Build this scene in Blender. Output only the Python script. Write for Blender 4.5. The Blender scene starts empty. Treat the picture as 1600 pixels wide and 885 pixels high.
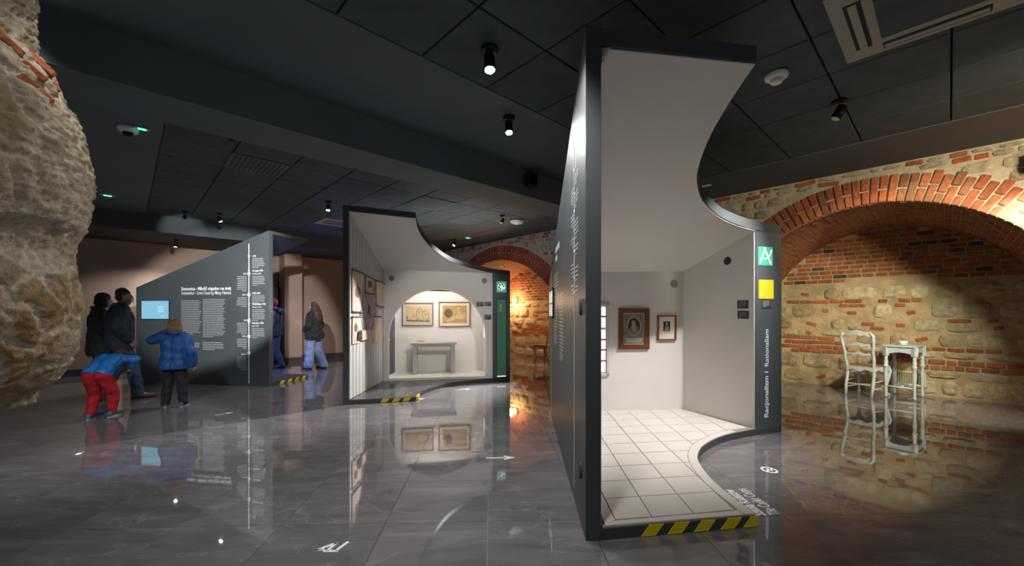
import bpy, bmesh, math, random
from mathutils import Vector, Matrix, noise
random.seed(7)
S = bpy.context.scene
COL = S.collection
PI = math.pi
# ------------------------------------------------------------------ camera
F, CX, CY, H = 640.0, 790.0, 490.0, 1.4          # focal length in px, principal point, eye height (1600x885 frame)
cam = bpy.data.cameras.new('camera'); camo = bpy.data.objects.new('camera', cam); COL.objects.link(camo)
camo.location = (0, 0, H); camo.rotation_euler = (PI/2, 0, 0)
cam.sensor_fit = 'HORIZONTAL'; cam.sensor_width = 36; cam.lens = 36*F/1600
cam.shift_x = (800-CX)/1600; cam.shift_y = -(442.5-CY)/1600
cam.clip_start = .05; cam.clip_end = 200
S.camera = camo
# ------------------------------------------------------------------ world, exposure
w = bpy.data.worlds.new('world'); S.world = w; w.use_nodes = True
w.node_tree.nodes['Background'].inputs[0].default_value = (.95, .97, 1.0, 1)
w.node_tree.nodes['Background'].inputs[1].default_value = .26
S.view_settings.view_transform = 'Standard'; S.view_settings.look = 'None'
S.view_settings.gamma = 1; S.view_settings.exposure = 0.18
S.view_settings.use_curve_mapping = False

# ------------------------------------------------------------------ helpers
def lin(v):
    v /= 255.0
    return v/12.92 if v <= .04045 else ((v+.055)/1.055)**2.4
def rgb(r, g, b): return (lin(r), lin(g), lin(b), 1)
MATS = {}
def nd(nt, t, **kw):
    n = nt.nodes.new(t)
    for k, v in kw.items():
        if k.startswith('i_'): n.inputs[int(k[2:])].default_value = v
        else: setattr(n, k, v)
    return n
def mat(name, col, rough=.6, metal=0, spec=.5, var=0.0, scale=8.0, bump=0.0, bscale=30.0, rnd=0.0, emit=None, es=0, detail=4, col2=None):
    """col: rgb; var: noise darkening (0..1) or blend to col2; rnd: per-object brightness variation; bump: fine relief"""
    m = bpy.data.materials.new(name); m.use_nodes = True; nt = m.node_tree
    b = nt.nodes['Principled BSDF']
    b.inputs['Base Color'].default_value = col; b.inputs['Roughness'].default_value = rough
    b.inputs['Metallic'].default_value = metal; b.inputs['Specular IOR Level'].default_value = spec
    tc = nd(nt, 'ShaderNodeTexCoord')
    src = None
    if var:
        nz = nd(nt, 'ShaderNodeTexNoise'); nz.inputs['Scale'].default_value = scale; nz.inputs['Detail'].default_value = detail
        nt.links.new(tc.outputs['Object'], nz.inputs['Vector'])
        mx = nd(nt, 'ShaderNodeMix', data_type='RGBA')
        c2 = col2 or tuple(x*(1-var) for x in col[:3])+(1,)
        mx.inputs[6].default_value = col; mx.inputs[7].default_value = c2
        rp = nd(nt, 'ShaderNodeMapRange'); rp.inputs[1].default_value = .35; rp.inputs[2].default_value = .65
        nt.links.new(nz.outputs['Fac'], rp.inputs[0]); nt.links.new(rp.outputs[0], mx.inputs[0])
        src = mx.outputs[2]
    if rnd:
        oi = nd(nt, 'ShaderNodeObjectInfo')
        hs = nd(nt, 'ShaderNodeHueSaturation')
        mr = nd(nt, 'ShaderNodeMapRange'); mr.inputs[3].default_value = 1-rnd; mr.inputs[4].default_value = 1+rnd
        nt.links.new(oi.outputs['Random'], mr.inputs[0]); nt.links.new(mr.outputs[0], hs.inputs['Value'])
        if src: nt.links.new(src, hs.inputs['Color'])
        else: hs.inputs['Color'].default_value = col
        src = hs.outputs[0]
    if src: nt.links.new(src, b.inputs['Base Color'])
    if bump:
        n2 = nd(nt, 'ShaderNodeTexNoise'); n2.inputs['Scale'].default_value = bscale; n2.inputs['Detail'].default_value = 5
        nt.links.new(tc.outputs['Object'], n2.inputs['Vector'])
        bp = nd(nt, 'ShaderNodeBump'); bp.inputs['Strength'].default_value = bump; bp.inputs['Distance'].default_value = .02
        nt.links.new(n2.outputs['Fac'], bp.inputs['Height']); nt.links.new(bp.outputs[0], b.inputs['Normal'])
    if emit:
        b.inputs['Emission Color'].default_value = emit; b.inputs['Emission Strength'].default_value = es
    MATS[name] = m
    return m
def M(n): return MATS[n]

BASE = {}
def tag(o, label=None, cat=None, group=None, kind=None):
    if label: o['label'] = label
    if cat: o['category'] = cat
    if group: o['group'] = group
    if kind: o['kind'] = kind
    return o
def thing(name, label, cat, loc=(0, 0, 0), rz=0, group=None, kind=None):
    o = bpy.data.objects.new(name, None); COL.objects.link(o); o.empty_display_size = .1
    o.location = loc; o.rotation_euler = (0, 0, rz)
    BASE[o.name] = Vector(loc)
    return tag(o, label, cat, group, kind)
def mesh_obj(name, verts, faces, m, parent=None, smooth=False, label=None):
    """vertices in world space (or in the parent's own space when the parent is a rotated Empty: parent base is subtracted)"""
    off = BASE.get(parent.name, Vector()) if parent else Vector()
    me = bpy.data.meshes.new(name)
    me.from_pydata([tuple(Vector(v)-off) for v in verts], [], faces)
    bm = bmesh.new(); bm.from_mesh(me); bmesh.ops.recalc_face_normals(bm, faces=bm.faces); bm.to_mesh(me); bm.free()
    if smooth:
        for p in me.polygons: p.use_smooth = True
    me.materials.append(M(m) if isinstance(m, str) else m)
    o = bpy.data.objects.new(name, me); COL.objects.link(o)
    if parent: o.parent = parent; BASE[o.name] = off
    else: BASE[o.name] = Vector()
    if label: o['label'] = label
    return o
def inst(name, me, loc, parent, rot=None, scale=None):
    """an object that shares mesh data; loc in world, parent unrotated"""
    o = bpy.data.objects.new(name, me); COL.objects.link(o)
    off = BASE.get(parent.name, Vector()) if parent else Vector()
    mm = Matrix.Translation(Vector(loc)-off)
    if rot is not None: mm = mm @ rot.to_4x4()
    if scale is not None: mm = mm @ Matrix.Diagonal((*scale, 1))
    o.parent = parent; o.matrix_local = mm
    BASE[o.name] = Vector(loc)
    return o
TMP = bpy.data.scenes.new('workbench')
def evaluate(o):
    # evaluate one object alone, in a scratch scene
    TMP.collection.objects.link(o); vl = TMP.view_layers[0]; vl.update(); dg = vl.depsgraph
    me = bpy.data.meshes.new_from_object(o.evaluated_get(dg)); TMP.collection.objects.unlink(o); return me
class G:
    """a bag of shapes that becomes one mesh"""
    def __init__(s): s.v = []; s.f = []
    def add(s, v, f):
        n = len(s.v); s.v += [tuple(x) for x in v]; s.f += [tuple(i+n for i in q) for q in f]; return s
    def box(s, a, b):
        x0, y0, z0 = a; x1, y1, z1 = b
        return s.add([(x0,y0,z0),(x1,y0,z0),(x1,y1,z0),(x0,y1,z0),(x0,y0,z1),(x1,y0,z1),(x1,y1,z1),(x0,y1,z1)],
              [(0,3,2,1),(4,5,6,7),(0,1,5,4),(1,2,6,5),(2,3,7,6),(3,0,4,7)])
    def hexa(s, p): return s.add(p, [(0,3,2,1),(4,5,6,7),(0,1,5,4),(1,2,6,5),(2,3,7,6),(3,0,4,7)])
    def tube(s, pts, r, n=8, cap=True):
        pts = [Vector(p) for p in pts]; rs = r if isinstance(r, (list, tuple)) else [r]*len(pts)
        rings = []; up = None
        for i, p in enumerate(pts):
            t = (pts[min(i+1, len(pts)-1)]-pts[max(i-1, 0)]).normalized()
            if up is None:
                up = Vector((0, 0, 1)) if abs(t.z) < .9 else Vector((1, 0, 0))
            a = t.cross(up).normalized(); b = t.cross(a).normalized(); up = a.cross(t) * 1.0
            up = up if up.length > 0 else Vector((0, 0, 1))
            rings.append([p+(a*math.cos(2*PI*k/n)+b*math.sin(2*PI*k/n))*rs[i] for k in range(n)])
        v = [q for R_ in rings for q in R_]; f = []
        for i in range(len(pts)-1):
            for k in range(n): f.append((i*n+k, i*n+(k+1) % n, (i+1)*n+(k+1) % n, (i+1)*n+k))
        if cap: f.append(tuple(range(n-1, -1, -1))); f.append(tuple((len(pts)-1)*n+k for k in range(n)))
        return s.add(v, f)
    def lathe(s, prof, c, n=14, axis=None):
        """prof: (r, h) pairs along axis from c"""
        ax = Vector(axis).normalized() if axis is not None else Vector((0, 0, 1))
        a = ax.orthogonal().normalized(); b = ax.cross(a)
        v = []; f = []; c = Vector(c)
        for r, h in prof:
            for k in range(n): v.append(c+ax*h+(a*math.cos(2*PI*k/n)+b*math.sin(2*PI*k/n))*r)
        for i in range(len(prof)-1):
            for k in range(n): f.append((i*n+k, i*n+(k+1) % n, (i+1)*n+(k+1) % n, (i+1)*n+k))
        f.append(tuple(range(n-1, -1, -1))); f.append(tuple((len(prof)-1)*n+k for k in range(n)))
        return s.add(v, f)
    def prism(s, poly, z0, z1):
        """plan polygon; z0, z1 numbers or functions of (x, y)"""
        n = len(poly); g0 = z0 if callable(z0) else (lambda x, y: z0); g1 = z1 if callable(z1) else (lambda x, y: z1)
        v = [(x, y, g0(x, y)) for x, y in poly]+[(x, y, g1(x, y)) for x, y in poly]
        f = [tuple(range(n-1, -1, -1)), tuple(range(n, 2*n))]+[(i, (i+1) % n, n+(i+1) % n, n+i) for i in range(n)]
        return s.add(v, f)
    def obj(s, name, m, parent=None, smooth=False, label=None): return mesh_obj(name, s.v, s.f, m, parent, smooth, label)
def at_z(px, py, z):
    d = (z-H)*F/(CY-py); return Vector(((px-CX)/F*d, d, z))
def at_d(px, py, d): return Vector(((px-CX)/F*d, d, H+(CY-py)/F*d))
class Frame:
    """upright plane: o plan origin, r unit direction along it, n normal towards the viewer"""
    def __init__(s, a, b, flip=False):
        s.o = Vector((a[0], a[1])); d = Vector((b[0]-a[0], b[1]-a[1])); s.L = d.length; s.r = d.normalized()
        s.n = Vector((s.r.y, -s.r.x))*(-1 if flip else 1)
    def P(s, t, z, off=0): q = s.o+s.r*t+s.n*off; return Vector((q.x, q.y, z))
    def hit(s, px, py):
        dx = (px-CX)/F; k = s.o.dot(s.n)/(Vector((dx, 1)).dot(s.n)); q = Vector((dx*k, k))
        return (q-s.o).dot(s.r), H+(CY-py)/F*k
    def rot(s):
        r3 = Vector((s.r.x, s.r.y, 0)); u = Vector((0, 0, 1)); n3 = Vector((s.n.x, s.n.y, 0))
        if r3.cross(u).dot(n3) < 0: pass
        return Matrix((r3, u, n3)).transposed()
    def slab(s, g, pts, o0, o1):
        """pts (t,z) polygon extruded between offsets o0..o1"""
        n = len(pts); v = [s.P(t, z, o0) for t, z in pts]+[s.P(t, z, o1) for t, z in pts]
        return g.add(v, [tuple(range(n-1, -1, -1)), tuple(range(n, 2*n))]+[(i, (i+1) % n, n+(i+1) % n, n+i) for i in range(n)])
    def rect(s, g, t0, t1, z0, z1, o0, o1): return s.slab(g, [(t0, z0), (t1, z0), (t1, z1), (t0, z1)], o0, o1)
    def pxrect(s, g, x0, y0, x1, y1, o0, o1):
        a = s.hit(x0, y1); b = s.hit(x1, y0); b2 = s.hit(x1, y1); a2 = s.hit(x0, y0)
        z0 = (a[1]+b2[1])/2; z1 = (b[1]+a2[1])/2
        return s.rect(g, a[0], b[0], z0, z1, o0, o1)
def text_mesh(body, size, bold=0.0, align='LEFT'):
    c = bpy.data.curves.new('lettering', 'FONT'); c.body = body; c.size = size; c.align_x = align
    c.extrude = .0008; c.offset = bold; c.resolution_u = 3
    o = bpy.data.objects.new('lettering_tmp', c); me = evaluate(o)
    bpy.data.objects.remove(o); bpy.data.curves.remove(c)
    return me
def text(body, size, pos, rot, m, parent, bold=0.0, align='LEFT', sx=1.0, width=None, name='lettering'):
    me = text_mesh(body, size, bold, align); me.materials.clear(); me.materials.append(M(m))
    if width:
        xs = [v.co.x for v in me.vertices]; sx = width/max(1e-6, max(xs)-min(xs))
    return inst(name, me, pos, parent, rot, (sx, 1, 1))
def bars(fr, g, t, z, w, n, lh, h, align='L', seed=1, off=.002, last=.6):
    """n lines of tiny illegible print, as words of small raised bars"""
    rr = random.Random(seed)
    for i in range(n):
        L = w*(rr.uniform(.86, 1) if i < n-1 else rr.uniform(.3, last))
        x = 0 if align == 'L' else w-L
        end = x+L
        while x < end-.01:
            ww = min(rr.uniform(.03, .10), end-x)
            fr.rect(g, t+x, t+x+ww, z-i*lh-h, z-i*lh, .0005, off)
            x += ww+h*.5
def mir(fr): return fr

# ------------------------------------------------------------------ room axes: the hall is turned about 47 degrees to the view
AU = math.radians(47.2)
UU = Vector((math.sin(AU), math.cos(AU))); VV = Vector((-math.cos(AU), math.sin(AU)))
def uv(u, v, z=0): q = UU*u+VV*v; return Vector((q.x, q.y, z))
def to_uv(p): q = Vector((p[0], p[1])); return q.dot(UU), q.dot(VV)
U0, U1, U2, ZC, ZB = 7.7, 10.0, 9.5, 3.45, 3.08
V_FAR = 13.2

# ------------------------------------------------------------------ materials
def floor_mat():
    m = bpy.data.materials.new('polished_grey_marble'); m.use_nodes = True; nt = m.node_tree; b = nt.nodes['Principled BSDF']
    tc = nd(nt, 'ShaderNodeTexCoord'); oi = nd(nt, 'ShaderNodeObjectInfo')
    sc = nd(nt, 'ShaderNodeVectorMath', operation='SCALE'); sc.inputs[0].default_value = (37, 19, 11)
    nt.links.new(oi.outputs['Random'], sc.inputs['Scale'])
    ad = nd(nt, 'ShaderNodeVectorMath', operation='ADD'); nt.links.new(tc.outputs['Object'], ad.inputs[0]); nt.links.new(sc.outputs[0], ad.inputs[1])
    mp = nd(nt, 'ShaderNodeMapping'); mp.inputs['Rotation'].default_value = (0, 0, .9); mp.inputs['Scale'].default_value = (1.0, 3.4, 1)
    nt.links.new(ad.outputs[0], mp.inputs[0])
    n1 = nd(nt, 'ShaderNodeTexNoise'); n1.inputs['Scale'].default_value = 1.5; n1.inputs['Detail'].default_value = 7; n1.inputs['Distortion'].default_value = 1.2
    nt.links.new(mp.outputs[0], n1.inputs['Vector'])
    r1 = nd(nt, 'ShaderNodeValToRGB'); e = r1.color_ramp.elements
    e[0].position = .30; e[0].color = rgb(96, 94, 98); e[1].position = .68; e[1].color = rgb(120, 117, 121)
    e2 = r1.color_ramp.elements.new(.50); e2.color = rgb(106, 104, 108); e3 = r1.color_ramp.elements.new(.58); e3.color = rgb(110, 108, 112)
    nt.links.new(n1.outputs['Fac'], r1.inputs[0])
    n2 = nd(nt, 'ShaderNodeTexNoise'); n2.inputs['Scale'].default_value = .9; n2.inputs['Detail'].default_value = 4; n2.inputs['Distortion'].default_value = 1.4
    nt.links.new(mp.outputs[0], n2.inputs['Vector'])
    r2 = nd(nt, 'ShaderNodeValToRGB'); q = r2.color_ramp.elements
    q[0].position = .485; q[0].color = (0, 0, 0, 1); q[1].position = .515; q[1].color = (0, 0, 0, 1)
    q2 = r2.color_ramp.elements.new(.5); q2.color = (.13, .13, .13, 1)
    nt.links.new(n2.outputs['Fac'], r2.inputs[0])
    mx = nd(nt, 'ShaderNodeMix', data_type='RGBA'); mx.inputs[7].default_value = rgb(196, 193, 195)
    nt.links.new(r2.outputs[0], mx.inputs[0]); nt.links.new(r1.outputs[0], mx.inputs[6]); nt.links.new(mx.outputs[2], b.inputs['Base Color'])
    b.inputs['Roughness'].default_value = .03; b.inputs['Specular IOR Level'].default_value = .5; b.inputs['IOR'].default_value = 2.25
    MATS['marble'] = m
floor_mat()
mat('joint', rgb(150, 148, 146), .6)
mat('ceil_tile', rgb(72, 86, 90), .85, var=.25, scale=5, bump=.25, bscale=160, rnd=.10)
mat('ceil_dark', rgb(36, 40, 42), .8)
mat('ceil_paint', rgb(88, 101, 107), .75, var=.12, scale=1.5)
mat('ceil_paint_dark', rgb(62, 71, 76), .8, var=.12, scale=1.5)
mat('plaster', rgb(150, 130, 118), .85, var=.10, scale=2, bump=.1, bscale=60)
mat('plinth_dark', rgb(52, 48, 46), .5)
mat('slate', rgb(76, 84, 90), .45, var=.10, scale=3)
mat('slate_edge', rgb(60, 67, 69), .7)
mat('white_panel', rgb(216, 212, 208), .6, var=.03, scale=3)
mat('white_board', rgb(196, 194, 192), .55, rnd=.03)
mat('niche_white', rgb(232, 228, 222), .6)
mat('tile_light', rgb(206, 202, 196), .28, rnd=.02, var=.03, scale=4)
mat('tile_joint', rgb(136, 132, 126), .7)
mat('plat_dark', rgb(78, 78, 80), .22, var=.15, scale=4)
mat('yellow', rgb(232, 206, 20), .5)
mat('black', rgb(22, 22, 24), .5)
mat('lettering', rgb(232, 236, 238), .5)
mat('print_white', rgb(176, 182, 185), .5)
mat('white_gloss', rgb(225, 225, 222), .4)
mat('metal_dark', rgb(30, 31, 33), .35, metal=.6)
mat('metal_grey', rgb(140, 140, 140), .35, metal=.8)
mat('lens', rgb(255, 250, 240), .4, emit=(1, .95, .92, 1), es=60)
mat('lens_off', rgb(220, 220, 210), .3)
mat('led_green', rgb(60, 255, 120), .4, emit=(.05, 1, .30, 1), es=4)
mat('window_lit', rgb(250, 246, 244), .5, emit=(1, .97, .95, 1), es=.8)
mat('screen', rgb(40, 60, 70), .3, emit=rgb(132, 190, 215), es=.9)
mat('screen_mark', rgb(40, 60, 70), .3, emit=rgb(165, 210, 228), es=.95)
mat('teal_lit', rgb(70, 170, 140), .4, emit=rgb(70, 165, 135), es=.55)
mat('icon_white', rgb(240, 255, 250), .4, emit=(.85, 1, .95, 1), es=.7)
mat('yellow_lit', rgb(200, 180, 30), .4, emit=rgb(196, 174, 24), es=.6)
mat('green_case', rgb(62, 104, 86), .35, emit=rgb(50, 100, 80), es=.25)
mat('red_paint', rgb(168, 62, 52), .5)
def brick_mat(name, cols, dark=.0):
    m = bpy.data.materials.new(name); m.use_nodes = True; nt = m.node_tree; b = nt.nodes['Principled BSDF']
    oi = nd(nt, 'ShaderNodeObjectInfo'); rp = nd(nt, 'ShaderNodeValToRGB'); rp.color_ramp.interpolation = 'LINEAR'
    el = rp.color_ramp.elements
    el[0].position = 0; el[0].color = cols[0]; el[1].position = 1; el[1].color = cols[-1]
    for i, c_ in enumerate(cols[1:-1]): e = el.new((i+1)/(len(cols)-1)); e.color = c_
    nt.links.new(oi.outputs['Random'], rp.inputs[0])
    tc = nd(nt, 'ShaderNodeTexCoord'); gm = nd(nt, 'ShaderNodeNewGeometry')
    nz = nd(nt, 'ShaderNodeTexNoise'); nz.inputs['Scale'].default_value = 14; nz.inputs['Detail'].default_value = 6
    nt.links.new(gm.outputs['Position'], nz.inputs['Vector'])
    mx = nd(nt, 'ShaderNodeMix', data_type='RGBA', blend_type='MULTIPLY'); mx.inputs[0].default_value = 1
    mr = nd(nt, 'ShaderNodeMapRange'); mr.inputs[1].default_value = .3; mr.inputs[2].default_value = .7; mr.inputs[3].default_value = .62; mr.inputs[4].default_value = 1.15
    nt.links.new(nz.outputs['Fac'], mr.inputs[0]); nt.links.new(rp.outputs[0], mx.inputs[6]); nt.links.new(mr.outputs[0], mx.inputs[7])
    nt.links.new(mx.outputs[2], b.inputs['Base Color']); b.inputs['Roughness'].default_value = .85
    n2 = nd(nt, 'ShaderNodeTexNoise'); n2.inputs['Scale'].default_value = 45; n2.inputs['Detail'].default_value = 5; nt.links.new(gm.outputs['Position'], n2.inputs['Vector'])
    bp = nd(nt, 'ShaderNodeBump'); bp.inputs['Strength'].default_value = .7; bp.inputs['Distance'].default_value = .012
    nt.links.new(n2.outputs['Fac'], bp.inputs['Height']); nt.links.new(bp.outputs[0], b.inputs['Normal'])
    MATS[name] = m
brick_mat('brick', [rgb(176, 94, 54), rgb(160, 82, 50), rgb(186, 106, 62), rgb(152, 80, 54), rgb(180, 100, 60), rgb(146, 92, 66)])
brick_mat('brick_worn', [rgb(150, 92, 58), rgb(164, 100, 60), rgb(140, 80, 52), rgb(172, 112, 70), rgb(134, 90, 62), rgb(156, 88, 54)])
brick_mat('brick_dark', [rgb(66, 62, 56), rgb(78, 70, 60)])
brick_mat('stone', [rgb(196, 180, 146), rgb(172, 152, 116), rgb(206, 192, 162), rgb(160, 142, 110), rgb(192, 176, 144), rgb(152, 136, 110)])
brick_mat('stone_grey', [rgb(180, 168, 142), rgb(190, 178, 154), rgb(168, 154, 130), rgb(196, 184, 160)])
mat('mortar', rgb(188, 168, 132), .9, var=.3, scale=5, bump=.9, bscale=26, detail=8)
mat('mortar_light', rgb(196, 184, 160), .9, var=.28, scale=7, bump=.9, bscale=26, detail=8)
mat('frame_brown', rgb(112, 60, 30), .4, var=.3, scale=20)
mat('frame_red', rgb(134, 72, 40), .4, var=.2, scale=20)
mat('paper', rgb(226, 214, 196), .8)
mat('paper_aged', rgb(206, 180, 138), .8, var=.12, scale=8)
mat('paper_tan', rgb(196, 158, 100), .8, var=.15, scale=8)
mat('print_grey', rgb(120, 116, 100), .8, var=.25, scale=30)
mat('print_dark', rgb(52, 48, 44), .8, var=.3, scale=40)
mat('print_mid', rgb(160, 154, 136), .8, var=.2, scale=40)
mat('ink', rgb(70, 58, 46), .8)
mat('charcoal', rgb(104, 90, 76), .8)
mat('label_dark', rgb(48, 50, 54), .5)
mat('label_blue', rgb(54, 60, 76), .5)
mat('label_text', rgb(150, 150, 152), .6)
mat('chair_paint', rgb(196, 210, 214), .5, var=.2, scale=25, bump=.2, bscale=40)
mat('rush_seat', rgb(160, 120, 98), .8, var=.3, scale=40)
mat('chair_wood', rgb(92, 66, 48), .5, var=.3, scale=20)
mat('cream_metal', rgb(206, 198, 160), .5)
mat('porcelain', rgb(226, 232, 232), .25)
mat('collage_paper', rgb(222, 202, 180), .8, var=.22, scale=5, col2=rgb(206, 176, 166))
mat('collage_mauve', rgb(196, 178, 186), .8, var=.6, scale=14, col2=rgb(140, 122, 136))
mat('collage_dark', rgb(116, 104, 106), .8, var=.3, scale=18)
mat('cassette', rgb(150, 152, 146), .5)
mat('door_green', rgb(46, 62, 54), .4)
mat('glass_dark', rgb(40, 56, 50), .15)
for n_, c_ in dict(skin=(196, 150, 124), skin_kid=(206, 164, 140)).items(): mat(n_, rgb(*c_), .55)
mat('hair_dark', rgb(40, 30, 26), .55, var=.4, scale=40, bump=.6, bscale=90)
mat('hair_brown', rgb(84, 60, 44), .5, var=.5, scale=50, bump=.6, bscale=90)
mat('hair_curly', rgb(72, 48, 38), .5, var=.5, scale=40, bump=.6, bscale=90)
mat('hair_blonde', rgb(150, 118, 72), .5, var=.45, scale=45, bump=.6, bscale=90)
mat('coat_navy', rgb(50, 68, 86), .55, var=.35, scale=9, bump=.5, bscale=14)
mat('coat_green', rgb(48, 64, 50), .7, var=.4, scale=12, bump=.5, bscale=18)
mat('coat_fur', rgb(30, 38, 38), .9, var=.6, scale=50, bump=1.0, bscale=60)
mat('coat_blue', rgb(24, 86, 160), .55, var=.3, scale=9, bump=.5, bscale=14)
mat('coat_sky', rgb(26, 112, 190), .5, var=.22, scale=6, bump=.35, bscale=12)
mat('puffer', rgb(56, 72, 96), .4, var=.35, scale=8, bump=.6, bscale=10)
mat('collar_tan', rgb(120, 112, 86), .8)
mat('jeans', rgb(60, 84, 110), .8, var=.3, scale=12, bump=.5, bscale=22)
mat('jeans_light', rgb(120, 142, 182), .8, var=.2, scale=8, bump=.4, bscale=12)
mat('jeans_blue', rgb(60, 80, 130), .8, var=.25, scale=8, bump=.4, bscale=12)
mat('trouser_red', rgb(178, 20, 34), .75, var=.3, scale=10, bump=.4, bscale=20)
mat('trouser_black', rgb(32, 36, 40), .8, var=.3, scale=10, bump=.4, bscale=20)
mat('shoe_brown', rgb(128, 78, 54), .45, var=.2, scale=12)
mat('shoe_teal', rgb(72, 120, 132), .5, var=.2, scale=12)
mat('shoe_dark', rgb(34, 34, 44), .5)
mat('sole', rgb(170, 190, 196), .6)
mat('beanie', rgb(168, 92, 62), .9, var=.2, scale=60, bump=.6, bscale=70)
mat('mask_white', rgb(225, 232, 240), .7)
mat('eye', rgb(30, 26, 24), .2)
mat('lips', rgb(160, 96, 86), .5)
mat('speaker', rgb(26, 27, 29), .7)

# ------------------------------------------------------------------ lamps: each fixture is a thing with its own light
def spot_light(name, label, base, aim, power, color=(1, .96, .92), angle=60, blend=.5, lit=True, stem=.06, size=1.0, soft=.04):
    b = Vector(base); aim = Vector(aim)
    t = thing(name, label, 'spotlight', b, group=None)
    G().lathe([(.052*size, -.028), (.055*size, -.024), (.055*size, 0)], b).obj('base', 'metal_dark', t, True)
    G().tube([b-Vector((0, 0, .02)), b-Vector((0, 0, stem+.03))], .009*size, 8).obj('stem', 'metal_grey', t)
    c = b-Vector((0, 0, stem+.05)); d = (aim-c).normalized()
    G().lathe([(.020*size, -.055*size), (.034*size, -.05*size), (.036*size, .05*size), (.033*size, .052*size)], c, 16, d).obj('lamp_head', 'metal_dark', t, True)
    G().lathe([(.030*size, .0525*size), (.028*size, .056*size), (.01*size, .058*size)], c, 16, d).obj('lens', 'lens' if lit else 'lens_off', t)
    L = bpy.data.lights.new('lamp', 'SPOT'); L.energy = power; L.color = color; L.spot_size = math.radians(angle); L.spot_blend = blend; L.shadow_soft_size = soft
    o = bpy.data.objects.new('lamp', L); COL.objects.link(o); o.parent = t
    o.matrix_local = Matrix.Translation(c+d*.075*size-b) @ d.to_track_quat('-Z', 'Y').to_matrix().to_4x4()
    return t
def point(name, loc, power, color, r=.08, parent=None):
    L = bpy.data.lights.new(name, 'POINT'); L.energy = power; L.color = color; L.shadow_soft_size = r
    o = bpy.data.objects.new(name, L); COL.objects.link(o)
    if parent: o.parent = parent; o.location = Vector(loc)-BASE[parent.name]
    else: o.location = loc
    return o

# ================================================================== STRUCTURE
# ---- floor: square polished tiles, turned two degrees
floor = mesh_obj('floor', [(-16, -4, -.012), (16, -4, -.012), (16, 20, -.012), (-16, 20, -.012)], [(0, 1, 2, 3)], 'joint'); tag(floor, kind='structure')
FY = math.radians(2.1); TP = .68
fr_ = Matrix.Rotation(FY, 3, 'Z')
def tile_mesh(p, t, gap, bev, m):
    a = p/2-gap/2; b = a-bev
    v = [(x*a, y*a, -t) for x, y in ((-1,-1),(1,-1),(1,1),(-1,1))]+[(x*a, y*a, -bev) for x, y in ((-1,-1),(1,-1),(1,1),(-1,1))]+[(x*b, y*b, 0) for x, y in ((-1,-1),(1,-1),(1,1),(-1,1))]
    f = [(0,1,5,4),(1,2,6,5),(2,3,7,6),(3,0,4,7),(4,5,9,8),(5,6,10,9),(6,7,11,10),(7,4,8,11),(8,9,10,11)]
    me = bpy.data.meshes.new('floor_tile'); me.from_pydata(v, [], f); me.materials.append(M(m)); return me, v, f
tme, tv, tf = tile_mesh(TP, .005, .003, .0008, 'marble')
cand = []
for i in range(-24, 24):
    for j in range(-4, 30):
        c = fr_ @ Vector((-.02+TP*(i+.5), .38+TP*j, 0))
        if c.y < .3 or c.y > 18: continue
        px = CX+F*c.x/c.y; py = CY+F*H/c.y
        u, v = to_uv(c)
        if u > U1+.6 or v > V_FAR+.6: continue
        vis = -300/c.y < px < 1600+300/c.y and py < 885+F*H/c.y*.35
        cand.append((c.y if vis else 99, c.x, c))
cand.sort(key=lambda q: (q[0], q[1]))
for k, (d, x, c) in enumerate(cand[:300]): inst('floor_tile', tme, c, floor, fr_)
g = G()
for d, x, c in cand[300:]:
    g.add([fr_ @ Vector(p)+c for p in tv], tf)
o = g.obj('floor_tiles_far', 'marble', floor); tag(o, kind='stuff')

# ---- ceiling: painted border, dark suspended tiles, dropped beams
def uvbox(g, u0, u1, v0, v1, z0, z1):
    return g.hexa([uv(u0,v0,z0), uv(u1,v0,z0), uv(u1,v1,z0), uv(u0,v1,z0), uv(u0,v0,z1), uv(u1,v0,z1), uv(u1,v1,z1), uv(u0,v1,z1)])
ceiling = uvbox(G(), -14, U0+.1, -8, V_FAR+.3, ZC+.06, ZC+.2).obj('ceiling', 'ceil_dark'); tag(ceiling, kind='structure')
def cbox(name, u0, u1, v0, v1, z0, z1, m):
    return uvbox(G(), u0, u1, v0, v1, z0, z1).obj(name, m, ceiling)
UN0, UN1 = 1.735-.675*12, 1.735+.675*7
cbox('border', -14, U0, 2.86, 4.12, ZC, ZC+.05, 'ceil_paint')
cbox('border', UN1+.01, U0, -8, 2.86, ZC, ZC+.05, 'ceil_paint')
cbox('border', -14, U0, 4.6, 5.48, ZC, ZC+.05, 'ceil_paint')
cbox('border', -14, .3, 5.48, 11.3, ZC, ZC+.05, 'ceil_paint')
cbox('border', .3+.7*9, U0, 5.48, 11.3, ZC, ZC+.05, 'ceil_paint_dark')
cbox('beam', -14, U0, 4.1, 4.68, ZB, ZC+.05, 'ceil_paint')
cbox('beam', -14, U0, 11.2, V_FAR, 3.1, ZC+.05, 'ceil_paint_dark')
def cpanel(pu, pv):
    bm = bmesh.new(); bmesh.ops.create_cube(bm, size=1)
    a, b = pu/2-.006, pv/2-.006
    for v in bm.verts:
        s = .92 if False else 1
        v.co = Vector((v.co.x*2*a, v.co.y*2*b, v.co.z*.03))
    bmesh.ops.bevel(bm, geom=[e for e in bm.edges if e.verts[0].co.z < 0 and e.verts[1].co.z < 0], offset=.006, segments=1, affect='EDGES')
    me = bpy.data.meshes.new('ceiling_panel'); bm.to_mesh(me); bm.free(); me.materials.append(M('ceil_tile')); return me
crot = Matrix.Rotation(PI/2-AU, 3, 'Z')
pm = cpanel(.675, .72)
for i in range(-3, 7):
    for j in range(0, 8):
        inst('ceiling_panel', pm, uv(1.735+.675*(i+.5), 2.86-.72*(j+.5), ZC+.02), ceiling, crot)
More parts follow.
